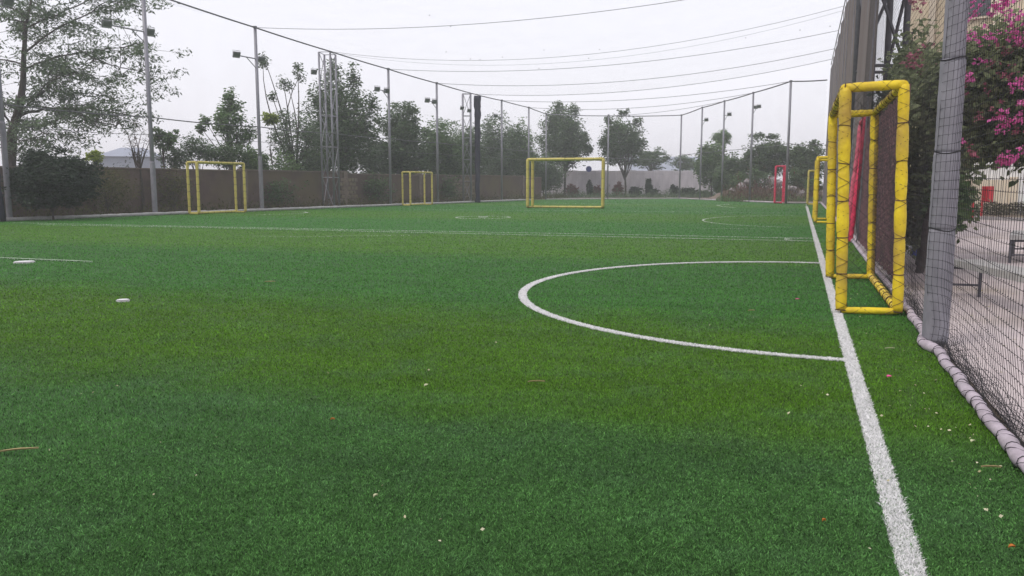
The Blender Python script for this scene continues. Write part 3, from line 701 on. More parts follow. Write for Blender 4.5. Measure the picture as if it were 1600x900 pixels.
# ------------------------------------------------------------------ goals
def helix(b, a, c, r, pitch, cord, ph=0, hand=1, per=9):
    a, c = np.array(a, float), np.array(c, float); dv = c-a; Lg = np.linalg.norm(dv); t = dv/Lg
    u = np.cross(t, (0, 0, 1) if abs(t[2]) < .9 else (1, 0, 0)); u /= np.linalg.norm(u); v = np.cross(t, u); n_ = int(Lg/pitch*per)
    b.tube([a+dv*i/n_+r*(math.cos(hand*2*math.pi*i/per+ph+.7*math.sin(i*.17+ph))*u+math.sin(hand*2*math.pi*i/per+ph+.7*math.sin(i*.17+ph))*v) for i in range(n_+1)], cord, 3, False)
def padded_goal(name, loc, rz, wdt, hgt, dep, r, mat_, label, near=False, group=None, netc=True, backw=0., cat='goal', segs=.33, back=True, groundr=.8):
    """local: mouth along X at y=0, depth towards +Y"""
    e = empty(name, loc, label, cat, group, rz); h = hgt-r; n_ = 14 if near else 8; m_ = M[mat_]
    x0, x1 = -wdt/2+r, wdt/2-r; y1 = dep-r; bi = backw
    bars = [('post', (x0, 0, r*.6), (x0, 0, h), r), ('post', (x1, 0, r*.6), (x1, 0, h), r), ('crossbar', (x0, 0, h), (x1, 0, h), r*.85)]
    if back:
        bars += [('rear_post', (x0+bi, y1, r*.6), (x0+bi, y1, h), r*.95), ('rear_post', (x1-bi, y1, r*.6), (x1-bi, y1, h), r*.95),
             ('rear_bar', (x0+bi, y1, h), (x1-bi, y1, h), r*.8), ('ground_bar', (x0+bi, y1, r*groundr), (x1-bi, y1, r*groundr), r*groundr),
             ('side_rail', (x0, 0, h), (x0+bi, y1, h), r*.85), ('side_rail', (x1, 0, h), (x1-bi, y1, h), r*.85),
             ('side_foot', (x0, 0, r*.6), (x0+bi, y1, r*.6), r*.6), ('side_foot', (x1, 0, r*.6), (x1-bi, y1, r*.6), r*.6)]
    for i, (nm, a, c, rr) in enumerate(bars):
        o = bulged([a, c], rr, segs, .14 if near else .1, n_, 8 if near else 4, .05, i).build(nm, m_, e, smooth=True)
        if near:
            t = ring_ties([a, c], rr*.93, segs, i, .005, 12, .25)
            for q in range(2): helix(t, a, c, rr*1.03, .15 if 'post' in nm else .28, .0025, q*3.1+i, 1 if q else -1, 8)
            t.build('lacing', M['rope'], o)
        else:
            ring_ties([a, c], rr*.98, segs*1.0, i, .006, 6, .2).build('lacing', M['rope'], o)
    if netc and near:
        b = MB(); cs = .11
        def face(o_, du, dv, lu, lv):
            o_, du, dv = map(np.array, (o_, du, dv)); s_ = -lv
            while s_ < lu:
                a0 = max(0, s_); a1 = min(lu, s_+lv)
                if a1 > a0:
                    b.tube([o_+du*a0+dv*(a0-s_), o_+du*a1+dv*(a1-s_)], .0014, 3, False); b.tube([o_+du*a0+dv*(lv-(a0-s_)), o_+du*a1+dv*(lv-(a1-s_))], .0014, 3, False)
                s_ += cs
        face((x0, y1, .05), (1, 0, 0), (0, 0, 1), x1-x0, h-.05)
        for xx in (x0, x1): face((xx, 0, .05), (0, 1, 0), (0, 0, 1), y1, h-.05)
        face((x0, 0, h), (1, 0, 0), (0, 1, 0), x1-x0, y1)
        tag(b.build('net', M['cord'], e), kind='stuff')
    return e
# nearest: mouth along Y facing -X
R90 = -math.pi/2
near_goal = padded_goal('football_goal', (.43, 10.09, 0), R90, 3.28, 2.22, .56, .055, 'yellow', 'largest and nearest yellow padded goal, standing on the goal line at right', True, segs=.36)
near_goal.rotation_euler = (.028, 0, R90)
padded_goal('football_goal', (.53, 30.1, 0), R90, 2.9, 2.20, .52, .062, 'yellow', 'second yellow padded goal along the right line, just behind the nearest one')
padded_goal('football_goal', (.50, 56.0, 0), R90, 3.0, 2.20, .55, .06, 'yellowpale', 'farthest pale yellow goal at the far end of the right goal line')
a, c = G(296, 332.4), G(384, 329.6); 
# left goals: mouth towards the pitch
fa, fb = left_at(306)+[.95, 0, 0], left_at(374)+[.95, 0, 0]
g1 = np.array([leftX(31.7)+.85, 0, 0])
def left_goal(px0, px1, inset, h, label, mat_, r):
    # mouth posts seen at px0 and px1 on a line parallel to the fence
    def at(px, X0):
        rr, f_, u_ = level_ray(px, HOR); dx, dy = turn(rr, f_); k_ = dx/dy; y_ = (aL+X0)/(k_-bL); return np.array([leftX(y_)+X0, y_, 0])
    m0, m1 = at(px0, inset), at(px1, inset); c_ = (m0+m1)/2; wd = np.linalg.norm(m1-m0)+2*r
    dv = m0-m1; return padded_goal('football_goal', c_, math.atan2(dv[1], dv[0])+math.pi, wd, h, .62, r, mat_, label)
left_goal(309, 382, .95, ht(253, left_at(340)+[.9, 0, 0]), 'larger left yellow goal standing against the brown wall side', 'yellowpale', .062)
left_goal(641, 675, .95, ht(268, left_at(650)+[.9, 0, 0]), 'smaller left yellow goal further away, between two perimeter poles', 'yellowpale', .062)
mc = (G(823, 325.2)+G(943, 326.2))/2; mw = np.linalg.norm(G(823, 325.2)-G(943, 326.2)); mdv = G(943, 326.2)-G(823, 325.2)
padded_goal('football_goal', mc, math.atan2(mdv[1], mdv[0]), mw+.08, ht(246, mc), .75, .09, 'yellowpale', 'wide yellow goal alone in the middle of the far turf', backw=.10, segs=.5, groundr=.7)
# red frames
rgp = G(1220, 318.3); padded_goal('red_goal', rgp+[-.1, 0.3, 0], math.radians(15), .78, ht(258, rgp), .3, .07, 'red', 'narrow red padded frame standing by the distant slanted fence', backw=.05, cat='goal')
rb = np.array([padX(19.4)-.03, 19.4, 0]); e = empty('red_goal', rb, 'red padded goal frame leaning on the shade cloth behind the nearest yellow goal', 'goal')
zt = ht(184, rb)
for nm, a, c in (('post', (-.02, -.3, .03), (.16, -.3, zt)), ('post', (-.06, .5, .03), (.12, .5, zt-.1)), ('crossbar', (.16, -.3, zt), (.12, .5, zt-.1))):
    o = bulged([a, c], .055, .35, .12, 10, 5).build(nm, M['red'] if a[1] < 0 else M['pink'], e, smooth=True); t = MB(); helix(t, a, c, .056, .3, .004); t.build('lacing', M['cord'], o)

# ------------------------------------------------------------------ walls and buildings
wl = empty('boundary_wall', (leftX(30)-1.7, 30, 0), 'long low brown boundary wall behind the left fence with shrubs against it', 'wall')
wpts = [(leftX(y)-1.8, y) for y in (2, 10, 18, 26, 34, 42, 50, 58, 66, 70)]
for i, ((x0, y0), (x1, y1)) in enumerate(zip(wpts[:-1], wpts[1:])):
    ln = math.hypot(x1-x0, y1-y0); rz = math.atan2(y1-y0, x1-x0); H_ = 1.92+.05*math.sin(i*2.1)
    b = MB(); b.box(((x0+x1)/2, (y0+y1)/2, H_/2), (ln-.36, .2, H_), rz); sub(b.build('wall_section', M['wall']), wl)
    b = MB(); b.box(((x0+x1)/2, (y0+y1)/2, H_+.03), (ln-.36, .28, .06), rz); sub(b.build('coping', M['coping']), wl)
    b = MB(); b.box((x0, y0, 1.02), (.35, .35, 2.06), rz); sub(b.build('pillar', M['coping']), wl)
# bare block panels where the plaster is off
for (px0, px1, F_) in ((530, 556, 0), (706, 738, 0)):
    def wat(px):
        rr, f_, u_ = level_ray(px, HOR); dx, dy = turn(rr, f_); k_ = dx/dy; y_ = (aL-1.66)/(k_-bL); return np.array([leftX(y_)-1.66, y_])
    a, c = wat(px0), wat(px1); nb = 5; nr = 6
    for r_ in range(nr):
        for k in range(nb):
            u = (k+.5+(.5 if r_ % 2 else 0))/nb
            if u > 1: continue
            q_ = lerp(a, c, u); b = MB(); b.box((q_[0], q_[1], .35+r_*.24), (np.linalg.norm(c-a)/nb-.05, .06, .20), math.atan2(c[1]-a[1], c[0]-a[0])); sub(b.build('block', M['block'] if (k+r_) % 3 else M['coping']), wl)
mwA, mwB = P(768, 289, 86), P(1128, 289, 86); mwA[2] = mwB[2] = 0
mw_ = empty('metal_wall', (mwA+mwB)/2, 'pale grey wall of upright metal sheets beyond the far end of the turf', 'wall')
wallh = P(950, 266.5, 86)[2]; nsh = 24; dv = (mwB-mwA)/nsh; rz = math.atan2(dv[1], dv[0]); lw = np.linalg.norm(dv)
b = MB(); nr = 8; vv = []
for i in range(nr*2+1): vv += [(lw*i/(nr*2), .06*(i % 2), 0), (lw*i/(nr*2), .06*(i % 2), wallh)]
b.add(vv, [(2*i, 2*i+2, 2*i+3, 2*i+1) for i in range(nr*2)]); proto = b.build('sheet_panel', M['sheet'])
for i in range(nsh):
    o = proto if i == 0 else proto.copy()
    if i: C.objects.link(o)
    o.parent = mw_; o.location = mwA+dv*i-np.array(mw_.location)+np.array([0, .02*(i % 2), .03*math.sin(i*1.9)]); o.rotation_euler = (0, 0, rz)
b = MB(); 
for z in (.5, wallh-.35): b.box(((mwA+mwB)/2+[0, .1, z]), (np.linalg.norm(mwB-mwA), .06, .08), rz)
sub(b.build('purlin', M['steel']), mw_)
# warehouse with a low pitched roof far beyond
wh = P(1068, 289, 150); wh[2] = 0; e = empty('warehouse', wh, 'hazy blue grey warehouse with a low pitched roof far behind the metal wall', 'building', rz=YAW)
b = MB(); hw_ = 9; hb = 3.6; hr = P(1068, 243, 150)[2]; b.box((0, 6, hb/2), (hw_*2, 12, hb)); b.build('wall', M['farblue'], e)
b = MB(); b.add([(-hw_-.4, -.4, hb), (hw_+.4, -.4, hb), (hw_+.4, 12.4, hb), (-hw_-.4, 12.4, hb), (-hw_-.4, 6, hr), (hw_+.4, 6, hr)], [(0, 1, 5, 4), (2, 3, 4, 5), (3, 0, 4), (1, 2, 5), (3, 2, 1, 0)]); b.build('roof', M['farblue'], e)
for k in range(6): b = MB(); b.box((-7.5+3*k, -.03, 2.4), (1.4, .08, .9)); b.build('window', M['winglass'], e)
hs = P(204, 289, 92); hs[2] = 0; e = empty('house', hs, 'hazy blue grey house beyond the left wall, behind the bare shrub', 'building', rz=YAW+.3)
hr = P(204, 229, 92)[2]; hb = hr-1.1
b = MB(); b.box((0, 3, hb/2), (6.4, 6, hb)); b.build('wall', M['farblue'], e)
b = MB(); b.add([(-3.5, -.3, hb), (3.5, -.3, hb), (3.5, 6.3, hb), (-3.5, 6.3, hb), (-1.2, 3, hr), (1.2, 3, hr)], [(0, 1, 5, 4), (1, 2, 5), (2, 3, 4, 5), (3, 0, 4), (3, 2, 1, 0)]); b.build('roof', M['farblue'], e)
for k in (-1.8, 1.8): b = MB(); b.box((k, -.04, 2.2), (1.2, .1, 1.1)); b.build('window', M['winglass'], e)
# small round blue plate above the metal wall
q_ = P(920, 264, 84); e = empty('blue_plate', (q_[0], q_[1], 0), 'small hazy blue round plate on a post seen inside the middle goal', 'sign', rz=YAW)
b = MB(); b.tube([(0, 0, q_[2]), (0, .04, q_[2])], .30, 20); b.build('plate_disc', M['blueplate'], e)
b = MB(); b.tube([(0, .06, 0), (0, .06, q_[2])], .03, 6); b.build('post', M['sheet'], e)

# beige building behind the bougainvillea
bl = P(1404, 289, 38); bl[2] = 0; br_ = P(1900, 289, 31); br_[2] = 0; dv = br_-bl; ln = np.linalg.norm(dv); rz = math.atan2(dv[1], dv[0])
e = empty('beige_building', bl, 'tall beige plastered building behind the bougainvillea at upper right', 'building', rz=rz)
b = MB(); b.box((ln/2, 5, 7.2), (ln, 10, 8.4)); b.build('wall', M['beige'], e)
b = MB(); b.box((ln/2, 5.1, 1.5), (ln-.2, 9.8, 3.0)); b.build('lower_wall', M['plain_white'], e)
b = MB(); b.box((ln/2, 4.9, 11.55), (ln+.5, 10.6, .3)); b.build('parapet', M['cream'], e)
for fl in (5.0, 8.4):
    for k in range(5):
        x_ = 2.6+k*3.1; b = MB(); b.box((x_, -.06, fl+.7), (1.5, .14, 1.5)); o = b.build('window_frame', M['cream'], e)
        b = MB(); b.box((x_, -.14, fl+.7), (1.3, .04, 1.3)); b.build('pane', M['winglass'], o)
for k in range(7): b = MB(); b.box((1.0+k*2.55, -.1, 7.2), (.28, .22, 8.3)); b.build('pilaster', M['cream'], e)
# low cream wall and clipped hedge at the far side of the pavement
ca, cb_ = P(1440, 289, 36.5), P(1900, 289, 33); ca[2] = cb_[2] = 0; dv = cb_-ca; ln = np.linalg.norm(dv); rz = math.atan2(dv[1], dv[0])
e = empty('cream_wall', ca, 'low cream garden wall along the far side of the pavement', 'wall', rz=rz)
hc = P(1550, 281, 36)[2]
for k in range(6):
    b = MB(); b.box((ln/6*(k+.5), 0, hc/2), (ln/6-.30, .2, hc)); b.build('wall_section', M['cream'], e)
    b = MB(); b.box((ln/6*k, 0, hc/2+.06), (.3, .32, hc+.12)); b.build('pillar', M['cream'], e)
# kerb at the pavement end
b = MB(); ka, kb = G(1450, 339.5), G(1760, 352); kc = (ka+kb)/2; b.box((kc[0], kc[1], .05), (np.linalg.norm(kb-ka), .18, .13), math.atan2(kb[1]-ka[1], kb[0]-ka[0]))
tag(b.build('kerb', M['kerb']), kind='structure')

# ------------------------------------------------------------------ red box on posts, benches, litter bag
e0 = G(1527, 342.5); e = empty('red_box', e0, 'bright red box mounted on two short red posts in front of the clipped hedge', 'box', rz=YAW+.15)
Fr = fwd(e0); zb, zt = P(1535, 316, Fr)[2], P(1535, 291, Fr)[2]
b = MB(); b.box((.34, 0, (zb+zt)/2), (.30, .22, zt-zb)); b.build('cabinet', M['redpaint'], e)
b = MB(); b.box((.34, -.125, (zb+zt)/2), (.24, .02, zt-zb-.08)); b.build('cabinet_door', M['redpaint'], e)
b = MB(); b.tube([(.15, 0, 0), (.15, 0, zt)], .035, 8); b.build('post', M['redpaint'], e)
b = MB(); b.tube([(-.22, 0, 0), (-.22, 0, P(1518, 313, Fr)[2])], .035, 8); b.build('post', M['redpaint'], e)
def slab_bench(corners, z, label, frames):
    c = sum(np.array(q) for q in corners)/4; c[2] = 0; e = empty('bench', c, label, 'bench')
    loc = [np.array(q)-c for q in corners]; b = MB(); th = .075
    b.add([(q[0], q[1], z) for q in loc]+[(q[0], q[1], z-th) for q in loc], [(0, 1, 2, 3), (7, 6, 5, 4), (0, 4, 5, 1), (1, 5, 6, 2), (2, 6, 7, 3), (3, 7, 4, 0)]); b.build('seat', M['slab'], e)
    for (u) in frames:
        a = lerp(loc[0], loc[1], u); d_ = lerp(loc[3], loc[2], u); a, d_ = lerp(a, d_, .06), lerp(a, d_, .94)
        for q in (a, d_): b = MB(); b.box((q[0], q[1], (z-th)/2), (.032, .032, z-th)); b.build('leg', M['darksteel'], e)
        b = MB(); b.tube([(a[0], a[1],   .13), (d_[0], d_[1], .13)], .014, 6); b.tube([(a[0], a[1], z-th-.02), (d_[0], d_[1], z-th-.02)], .02, 6); b.build('crosspiece', M['darksteel'], e)
A0, B0 = G(1479, 461), G(1530, 463)
A1, B1 = G(1600, 440, .36), G(1600, 416, .42); A0[2] = B0[2] = 0; A1[2] = B1[2] = 0
dA = (A1-A0)/np.linalg.norm(A1-A0); slab_bench([A0, A0+dA*2.2, B0+dA*2.2, B0], .42, 'pale stone slab bench on dark steel legs just behind the padded pole', (.02, .97))
q1 = G(1574, 411); f2 = q1.copy(); ax2 = np.array(turn(1, -.15)+(0,)); n2 = np.array(turn(.55, .85)+(0,))
slab_bench([f2, f2+n2*1.6, f2+n2*1.6+ax2*.55, f2+ax2*.55], .45, 'second slab bench farther back, cut by the right picture edge', (.03, .95))
e0 = G(1424, 402); e = empty('litter_bag', e0, 'crumpled white and blue plastic bag lying under the dark shrub', 'bag')
rg = random.Random(4)
for nm, dx, s_, m_ in (('white_bag', -.10, (.12, .1, .30), 'whitebag'), ('blue_bag', .07, (.10, .1, .32), 'bluebag')):
    v = []; f_ = []; n_ = 9
    for i in range(7):
        for k in range(n_):
            th = i/6*math.pi; a = 2*math.pi*k/n_; r_ = 1+rg.uniform(-.25, .2)
            v.append((dx+s_[0]*r_*math.sin(th)*math.cos(a)*(1.2-.5*i/6), s_[1]*r_*math.sin(th)*math.sin(a), s_[2]*(.5-.5*math.cos(th))))
    for i in range(6):
        for k in range(n_): f_.append((i*n_+k, i*n_+(k+1) % n_, (i+1)*n_+(k+1) % n_, (i+1)*n_+k))
    b = MB(); b.add(v, f_); b.build(nm, M[m_], e)

# ------------------------------------------------------------------ vegetation
def leaf_cloud(C3, size, elong, droop, rg, dirs=None, flat=.5):
    """rhombic leaves at points C3"""
    n = len(C3); a = rg.uniform(0, 2*np.pi, n); dz = rg.normal(-droop, .35, n)
    D = np.c_[np.cos(a), np.sin(a), dz]
    if dirs is not None: D = D*.6+dirs; 
    D /= np.linalg.norm(D, axis=1)[:, None]
    U = rg.normal(0, 1, (n, 3)); U[:, 2] += flat*2; S = np.cross(D, U); S /= (np.linalg.norm(S, axis=1)[:, None]+1e-9)
    Nn = np.cross(S, D); s = size*rg.uniform(.6, 1.35, n)[:, None]; w_ = s*elong*.5
    V = np.empty((n, 4, 3)); V[:, 0] = C3; V[:, 1] = C3+D*s*.5+S*w_+Nn*w_*.3; V[:, 2] = C3+D*s; V[:, 3] = C3+D*s*.5-S*w_+Nn*w_*.3
    return V
def cloud_obj(name, Vs, m, rg, parent, tbase=None):
    V = np.concatenate(Vs); n = len(V); t = np.clip(rg.normal(.45, .22, n) if tbase is None else tbase+rg.normal(0, .16, n), 0, 1)
    I = (np.arange(n*4)); return np_mesh(name, V.reshape(-1, 3)-np.array(parent.location)[None], I, 4, m, np.repeat(t, 4), parent)
def limb(b, a, c, r0, r1, rg, n=6, n_s=6, bend=.12, up=0.):
    a, c = np.array(a, float), np.array(c, float); L_ = np.linalg.norm(c-a); k = rg.normal(0, bend*L_, 3); k[2] = abs(k[2])*.3+up*L_
    q = [lerp(a, c, i/n)+k*4*(i/n)*(1-i/n)*.5 for i in range(n+1)]; b.tube(q, [r0+(r1-r0)*i/n for i in range(n+1)], n_s, False); return q
def tree(name, label, cat, px, F, ytop, ybot, hw, seed, leaf='mid', lobes=9, nleaf=3200, lsz=None, elong=.5, droop=.3, trunk=None, flat=1., fill=1., group=None, cpx=None,
         bark='bark', forks=1, clump=.27, lob=.48, sub_n=20, extra=None, skirt=.0, trunkr=None, z0=0, fillk=1.):
    base = P(px, 289, F); base[2] = z0; rg = np.random.default_rng(seed); sc_ = F/1270
    cx = P(cpx if cpx is not None else px, 289, F); zt = P(px, ytop, F)[2]; zb = P(px, ybot, F)[2]; r = hw*sc_
    ctr = np.array([cx[0], cx[1], (zt+zb)/2]); hz = (zt-zb)/2
    e = empty(name, base, label, cat, group); b = MB(); lsz = lsz or max(.10, 2.5*sc_)
    tr = trunkr or max(.04, (zt)*.014); fork = max(.25*zt, zb*.85) if trunk is None else trunk
    q = limb(b, (0, 0, -.1), (rg.normal(0, .15), rg.normal(0, .1), fork), tr, tr*.72, rg, 6, 8, .03); top = q[-1]
    Vs = []; tb_ = []
    # lobes spread through the crown, larger low down
    cs = []; tries = 0
    while len(cs) < lobes and tries < 4000:
        tries += 1; v = rg.normal(0, 1, 3); v /= np.linalg.norm(v); v *= rg.uniform(.25, 1)**.6*(1-lob*.75)
        v[1] *= .9
        p_ = v*np.array([r, r, hz])
        if all(np.linalg.norm((p_-o)/np.array([r, r, hz])) > .36*(9/max(lobes, 4))**.33 for o in cs): cs.append(p_)
    nmain = len(cs)
    if extra: cs += [np.array([P(x_, 289, F)[0]-ctr[0], P(x_, 289, F)[1]-ctr[1], P(x_, y_, F)[2]-ctr[2]]) for x_, y_ in extra]
    nleaf = int(nleaf*2.0); per = nleaf//max(1, len(cs))
    for ci, p_ in enumerate(cs):
        lc = ctr+p_-base; lr = np.array([r, r, hz*flat])*lob*rg.uniform(.75, 1.15)*(1 if ci < nmain else .5)
        limb(b, top+(np.array([0, 0, -fork*.25*rg.random()])), lc, tr*.5, tr*.12, rg, 6, 5, .12, .04)
        for s_ in range(sub_n):
            v = rg.normal(0, 1, 3); v /= np.linalg.norm(v); v *= rg.random()**.4; sp = lc+v*lr
            if s_ % 2 == 0: limb(b, lc, sp, tr*.13, tr*.05, rg, 3, 3, .1)
            m_ = int(per/sub_n*rg.uniform(.5, 1.5)*fill*(1 if ci < nmain else .5)); cl = np.clip(rg.normal(0, 1, (m_, 3)), -1.6, 1.6)*lr*clump*.9+sp
            Vs.append(leaf_cloud(cl+base, lsz, elong, droop, rg)); lum = .45+.22*v[2]+rg.normal(0, .12); tb_.append(np.full(m_, lum))  # upper leaves tinted paler: sunlight on the crown painted into their colour
    for s_ in range(int(lobes*sub_n*.55*fillk)):
        v = rg.normal(0, 1, 3); v /= np.linalg.norm(v); v *= rg.random()**.38; v[2] = v[2] if rg.random() < .6 else -abs(v[2]); sp = ctr+v*np.array([r*.92, r*.92, hz*.95]); m_ = int(per/sub_n*rg.uniform(.5, 1.6))
        Vs.append(leaf_cloud(np.clip(rg.normal(0, 1, (m_, 3)), -1.6, 1.6)*np.array([r, r, hz*.8*flat])*.10+sp, lsz, elong, droop, rg)); tb_.append(np.full(m_, .4+.2*v[2]+rg.normal(0, .12)))  # filler clumps get the same painted sunlit top
    b.build('trunk', M[bark], e, smooth=True)
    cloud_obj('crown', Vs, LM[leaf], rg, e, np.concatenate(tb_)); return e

# big feathery tree, upper left
base = P(14, 289, 36.5); base[2] = 0; rg = np.random.default_rng(21)
e = empty('feathery_tree', base, 'big feathery leaved tree with a leaning trunk filling the upper left', 'tree'); b = MB()
def W(px, py, F=36.5): return P(px, py, F)-base
tk = [W(14, 335), W(16, 270), W(19, 205), W(30, 170), W(36, 130), W(37, 90), W(40, 42)]
b.tube(tk, [.24, .22, .20, .17, .13, .105, .08], 9, False)
limbs = [([W(22, 182), W(60, 168), W(120, 168), W(190, 180)], .085), ([W(40, 42), W(60, 5), W(75, -50), W(100, -110)], .07), ([W(38, 30), W(15, 15), W(-30, -5)], .06), ([W(36, 60), W(20, 30), W(-20, 22)], .05),
         ([W(36, 110), W(75, 85), W(130, 75), W(190, 60)], .05), ([W(37, 85), W(70, 50), W(130, 15), W(180, -20)], .05), ([W(30, 165), W(70, 140), W(95, 105), W(100, 70)], .05),
         ([W(25, 185), W(55, 160), W(90, 130), W(150, 112)], .045), ([W(20, 205), W(45, 200), W(80, 190), W(150, 150)], .045), ([W(20, 215), W(60, 222), W(110, 210)], .035),
         ([W(38, 45), W(90, 12), W(150, -20), W(230, -35)], .04), ([W(20, 200), W(-10, 150), W(-50, 120)], .05), ([W(36, 100), W(0, 90), W(-40, 70)], .04), ([W(120, 78), W(170, 100), W(225, 115)], .03), ([W(100, 168), W(150, 190), W(200, 195)], .03)]
tips = []
for pts_, r_ in limbs:
    off = rg.uniform(-1.2, 1.2); m_ = len(pts_); q = []
    for i, p_ in enumerate(pts_): q.append(p_+np.array([0, off*i/(m_-1)*1.4, 0]))
    qq = []
    for i in range(m_-1):
        for k in range(4): qq.append(lerp(q[i], q[i+1], k/4)+rg.normal(0, .03, 3))
    qq.append(q[-1]); b.tube(qq, [r_*(1-.8*i/len(qq)) for i in range(len(qq))], 6, False); tips += qq[2:]
Vs = []; tb_ = []
sprays = []
for k in range(430):
    o_ = tips[rg.integers(len(tips))]; d_ = rg.normal(0, 1, 3)*[1.0, 1.0, .62]; sp = o_+d_*rg.uniform(.3, 1.1)
    hpx = sp+base; sprays.append((o_, sp))
for (x_, y_) in [(215, 40), (235, 60), (240, 100), (250, 135), (246, 128), (225, 150), (200, 160), (180, 130), (60, 240), (110, 225), (150, 215), (190, 205), (40, 225), (20, 30), (130, 45), (170, 30), (205, 10), (120, 190), (75, 205), (30, 240), (215, 85), (232, 118), (165, 235), (200, 190), (90, 240), (20, 120), (10, 180), (100, 30), (60, 110), (160, 160), (185, 95), (140, 130), (110, 140), (70, 130)]:
    for _ in range(2):
        sp = W(x_+rg.normal(0, 9), y_+rg.normal(0, 7))+np.array([0, rg.normal(0, .7), 0]); o_ = min(tips, key=lambda t: np.linalg.norm(t-sp)); sprays.append((o_, sp))
for o_, sp in sprays:
    limb(b, o_, sp, .014, .006, rg, 3, 3, .1)
    lum = rg.uniform(.15, .75)
    for f_ in range(rg.integers(2, 4)):
        c_ = sp+rg.normal(0, 1, 3)*[.22, .22, .12]; m_ = rg.integers(12, 26); cl = c_+np.clip(rg.normal(0, 1, (m_, 3)), -1.5, 1.5)*[.20, .20, .10]
        Vs.append(leaf_cloud(cl+base, .19, .30, .55, rg)); tb_.append(np.full(m_, lum))
b.build('trunk', M['bark'], e, smooth=True); cloud_obj('crown', Vs, LM['grey'], rg, e, np.concatenate(tb_))

T = tree
T('shrub', 'large dark rounded shrub in front of the brown wall at left', 'shrub', 80, 29.3, 228, 326, 68, 31, 'deep', 12, 9500, .13, .5, .2, .3, sub_n=16, cpx=85, lob=.5)
T('shrub', 'small bright lime tipped shrub topping the brown wall beside the dark shrub', 'shrub', 152, 34, 232, 258, 15, 32, 'lime', 4, 260, .13, .5, .3, .9)
T('creeper', 'straggly olive creeper hanging over the brown wall right of the dark shrub', 'creeper', 166, 32.9, 250, 330, 50, 33, 'olive', 9, 900, .09, .5, .5, .3, sub_n=22, lob=.5)
T('creeper', 'straggly olive creeper over the wall right of the lamp pole', 'creeper', 272, 36.2, 254, 328, 38, 34, 'olive', 8, 550, .10, .5, .5, .3, sub_n=20, lob=.5)
T('bare_shrub', 'leafless twiggy shrub growing through the wall beside the lamp pole', 'shrub', 222, 35.2, 178, 262, 32, 35, 'dry', 11, 160, .08, .4, .3, 2.0, sub_n=9, trunkr=.07, fillk=.15)
T('slender_tree', 'thin pale green young tree just right of the lamp pole', 'tree', 262, 39, 192, 238, 24, 36, 'light', 6, 800, .13, .6, .3, 3.0, sub_n=10, trunkr=.04, fillk=.15)
T('slender_tree', 'tall pale green tree with a narrow top above the larger left goal', 'tree', 362, 45, 140, 248, 36, 37, 'light', 9, 3000, .16, .6, .2, 2.4, sub_n=20, extra=[(362, 152), (366, 165), (358, 178), (325, 190), (318, 200)], cpx=368, lob=.36, fillk=.15)
T('twiggy_shrub', 'thin twiggy shrub behind the wall left of the larger left goal', 'shrub', 305, 41, 205, 262, 34, 38, 'grey', 9, 800, .12, .5, .2, 1.6, sub_n=20)
T('twiggy_shrub', 'thin twiggy shrub rising behind the larger left goal', 'shrub', 352, 42.5, 222, 264, 40, 39, 'dark', 9, 1300, .12, .5, .2, 1.6, sub_n=20)
T('twiggy_shrub', 'thin grey twiggy shrub above the wall between lamp pole and larger left goal', 'shrub', 275, 40, 222, 268, 26, 96, 'grey', 8, 600, .12, .5, .2, 1.7, sub_n=10)
T('round_shrub', 'low green growth along the wall top between spindly tree and lattice tower', 'shrub', 492, 50, 232, 290, 30, 97, 'mid', 9, 1500, .16, .5, .2, 1.2, sub_n=12)
T('round_shrub', 'low green growth filling the gap right of the taller lattice tower', 'shrub', 584, 56, 225, 292, 26, 98, 'grey', 9, 1300, .17, .5, .2, 1.3, sub_n=12)
T('round_shrub', 'dark green bush over the wall right of the larger left goal', 'shrub', 398, 43.5, 228, 290, 26, 40, 'mid', 7, 2200, .14, .6, .3, .6)
T('papaya_tree', 'spindly tree with dark forked trunk and tufted tops between pole and tower', 'tree', 466, 48, 168, 285, 56, 41, 'grey', 12, 2600, .16, .5, .3, 2.2, sub_n=13, extra=[(418, 100), (420, 92), (455, 135), (470, 106), (448, 128), (430, 150), (474, 118)], trunkr=.12, lob=.34)
T('lime_shrub', 'yellow green leafy spray beside the tufted spindly tree', 'shrub', 426, 46, 172, 196, 14, 42, 'lime', 4, 480, .14, .6, .3, 3.2, trunkr=.03)
T('round_shrub', 'low green bush over the wall under the tufted spindly tree', 'shrub', 440, 45, 235, 318, 40, 43, 'mid', 9, 1100, .15, .6, .3, .5)
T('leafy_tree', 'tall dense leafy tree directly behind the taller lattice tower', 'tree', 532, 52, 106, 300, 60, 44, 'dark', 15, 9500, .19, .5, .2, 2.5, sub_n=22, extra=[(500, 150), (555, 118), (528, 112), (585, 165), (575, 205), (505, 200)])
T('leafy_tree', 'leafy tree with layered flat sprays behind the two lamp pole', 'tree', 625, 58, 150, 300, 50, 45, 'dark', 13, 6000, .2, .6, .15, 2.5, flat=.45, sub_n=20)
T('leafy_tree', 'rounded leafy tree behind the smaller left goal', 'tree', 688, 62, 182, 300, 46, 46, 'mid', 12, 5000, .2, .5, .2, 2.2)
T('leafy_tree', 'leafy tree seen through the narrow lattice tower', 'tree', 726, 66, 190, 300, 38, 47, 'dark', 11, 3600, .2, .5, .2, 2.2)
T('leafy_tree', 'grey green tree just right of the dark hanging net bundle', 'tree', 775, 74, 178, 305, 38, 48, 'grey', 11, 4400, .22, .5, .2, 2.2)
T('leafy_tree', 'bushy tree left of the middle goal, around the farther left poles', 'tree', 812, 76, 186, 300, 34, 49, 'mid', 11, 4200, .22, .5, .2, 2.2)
T('tall_tree', 'tallest rounded hazy tree standing above the middle yellow goal', 'tree', 882, 82, 163, 268, 46, 50, 'dark', 15, 7600, .24, .5, .2, 3.0, sub_n=22, extra=[(872, 168), (896, 172), (912, 215), (918, 235), (862, 200)], lob=.36, cpx=880)
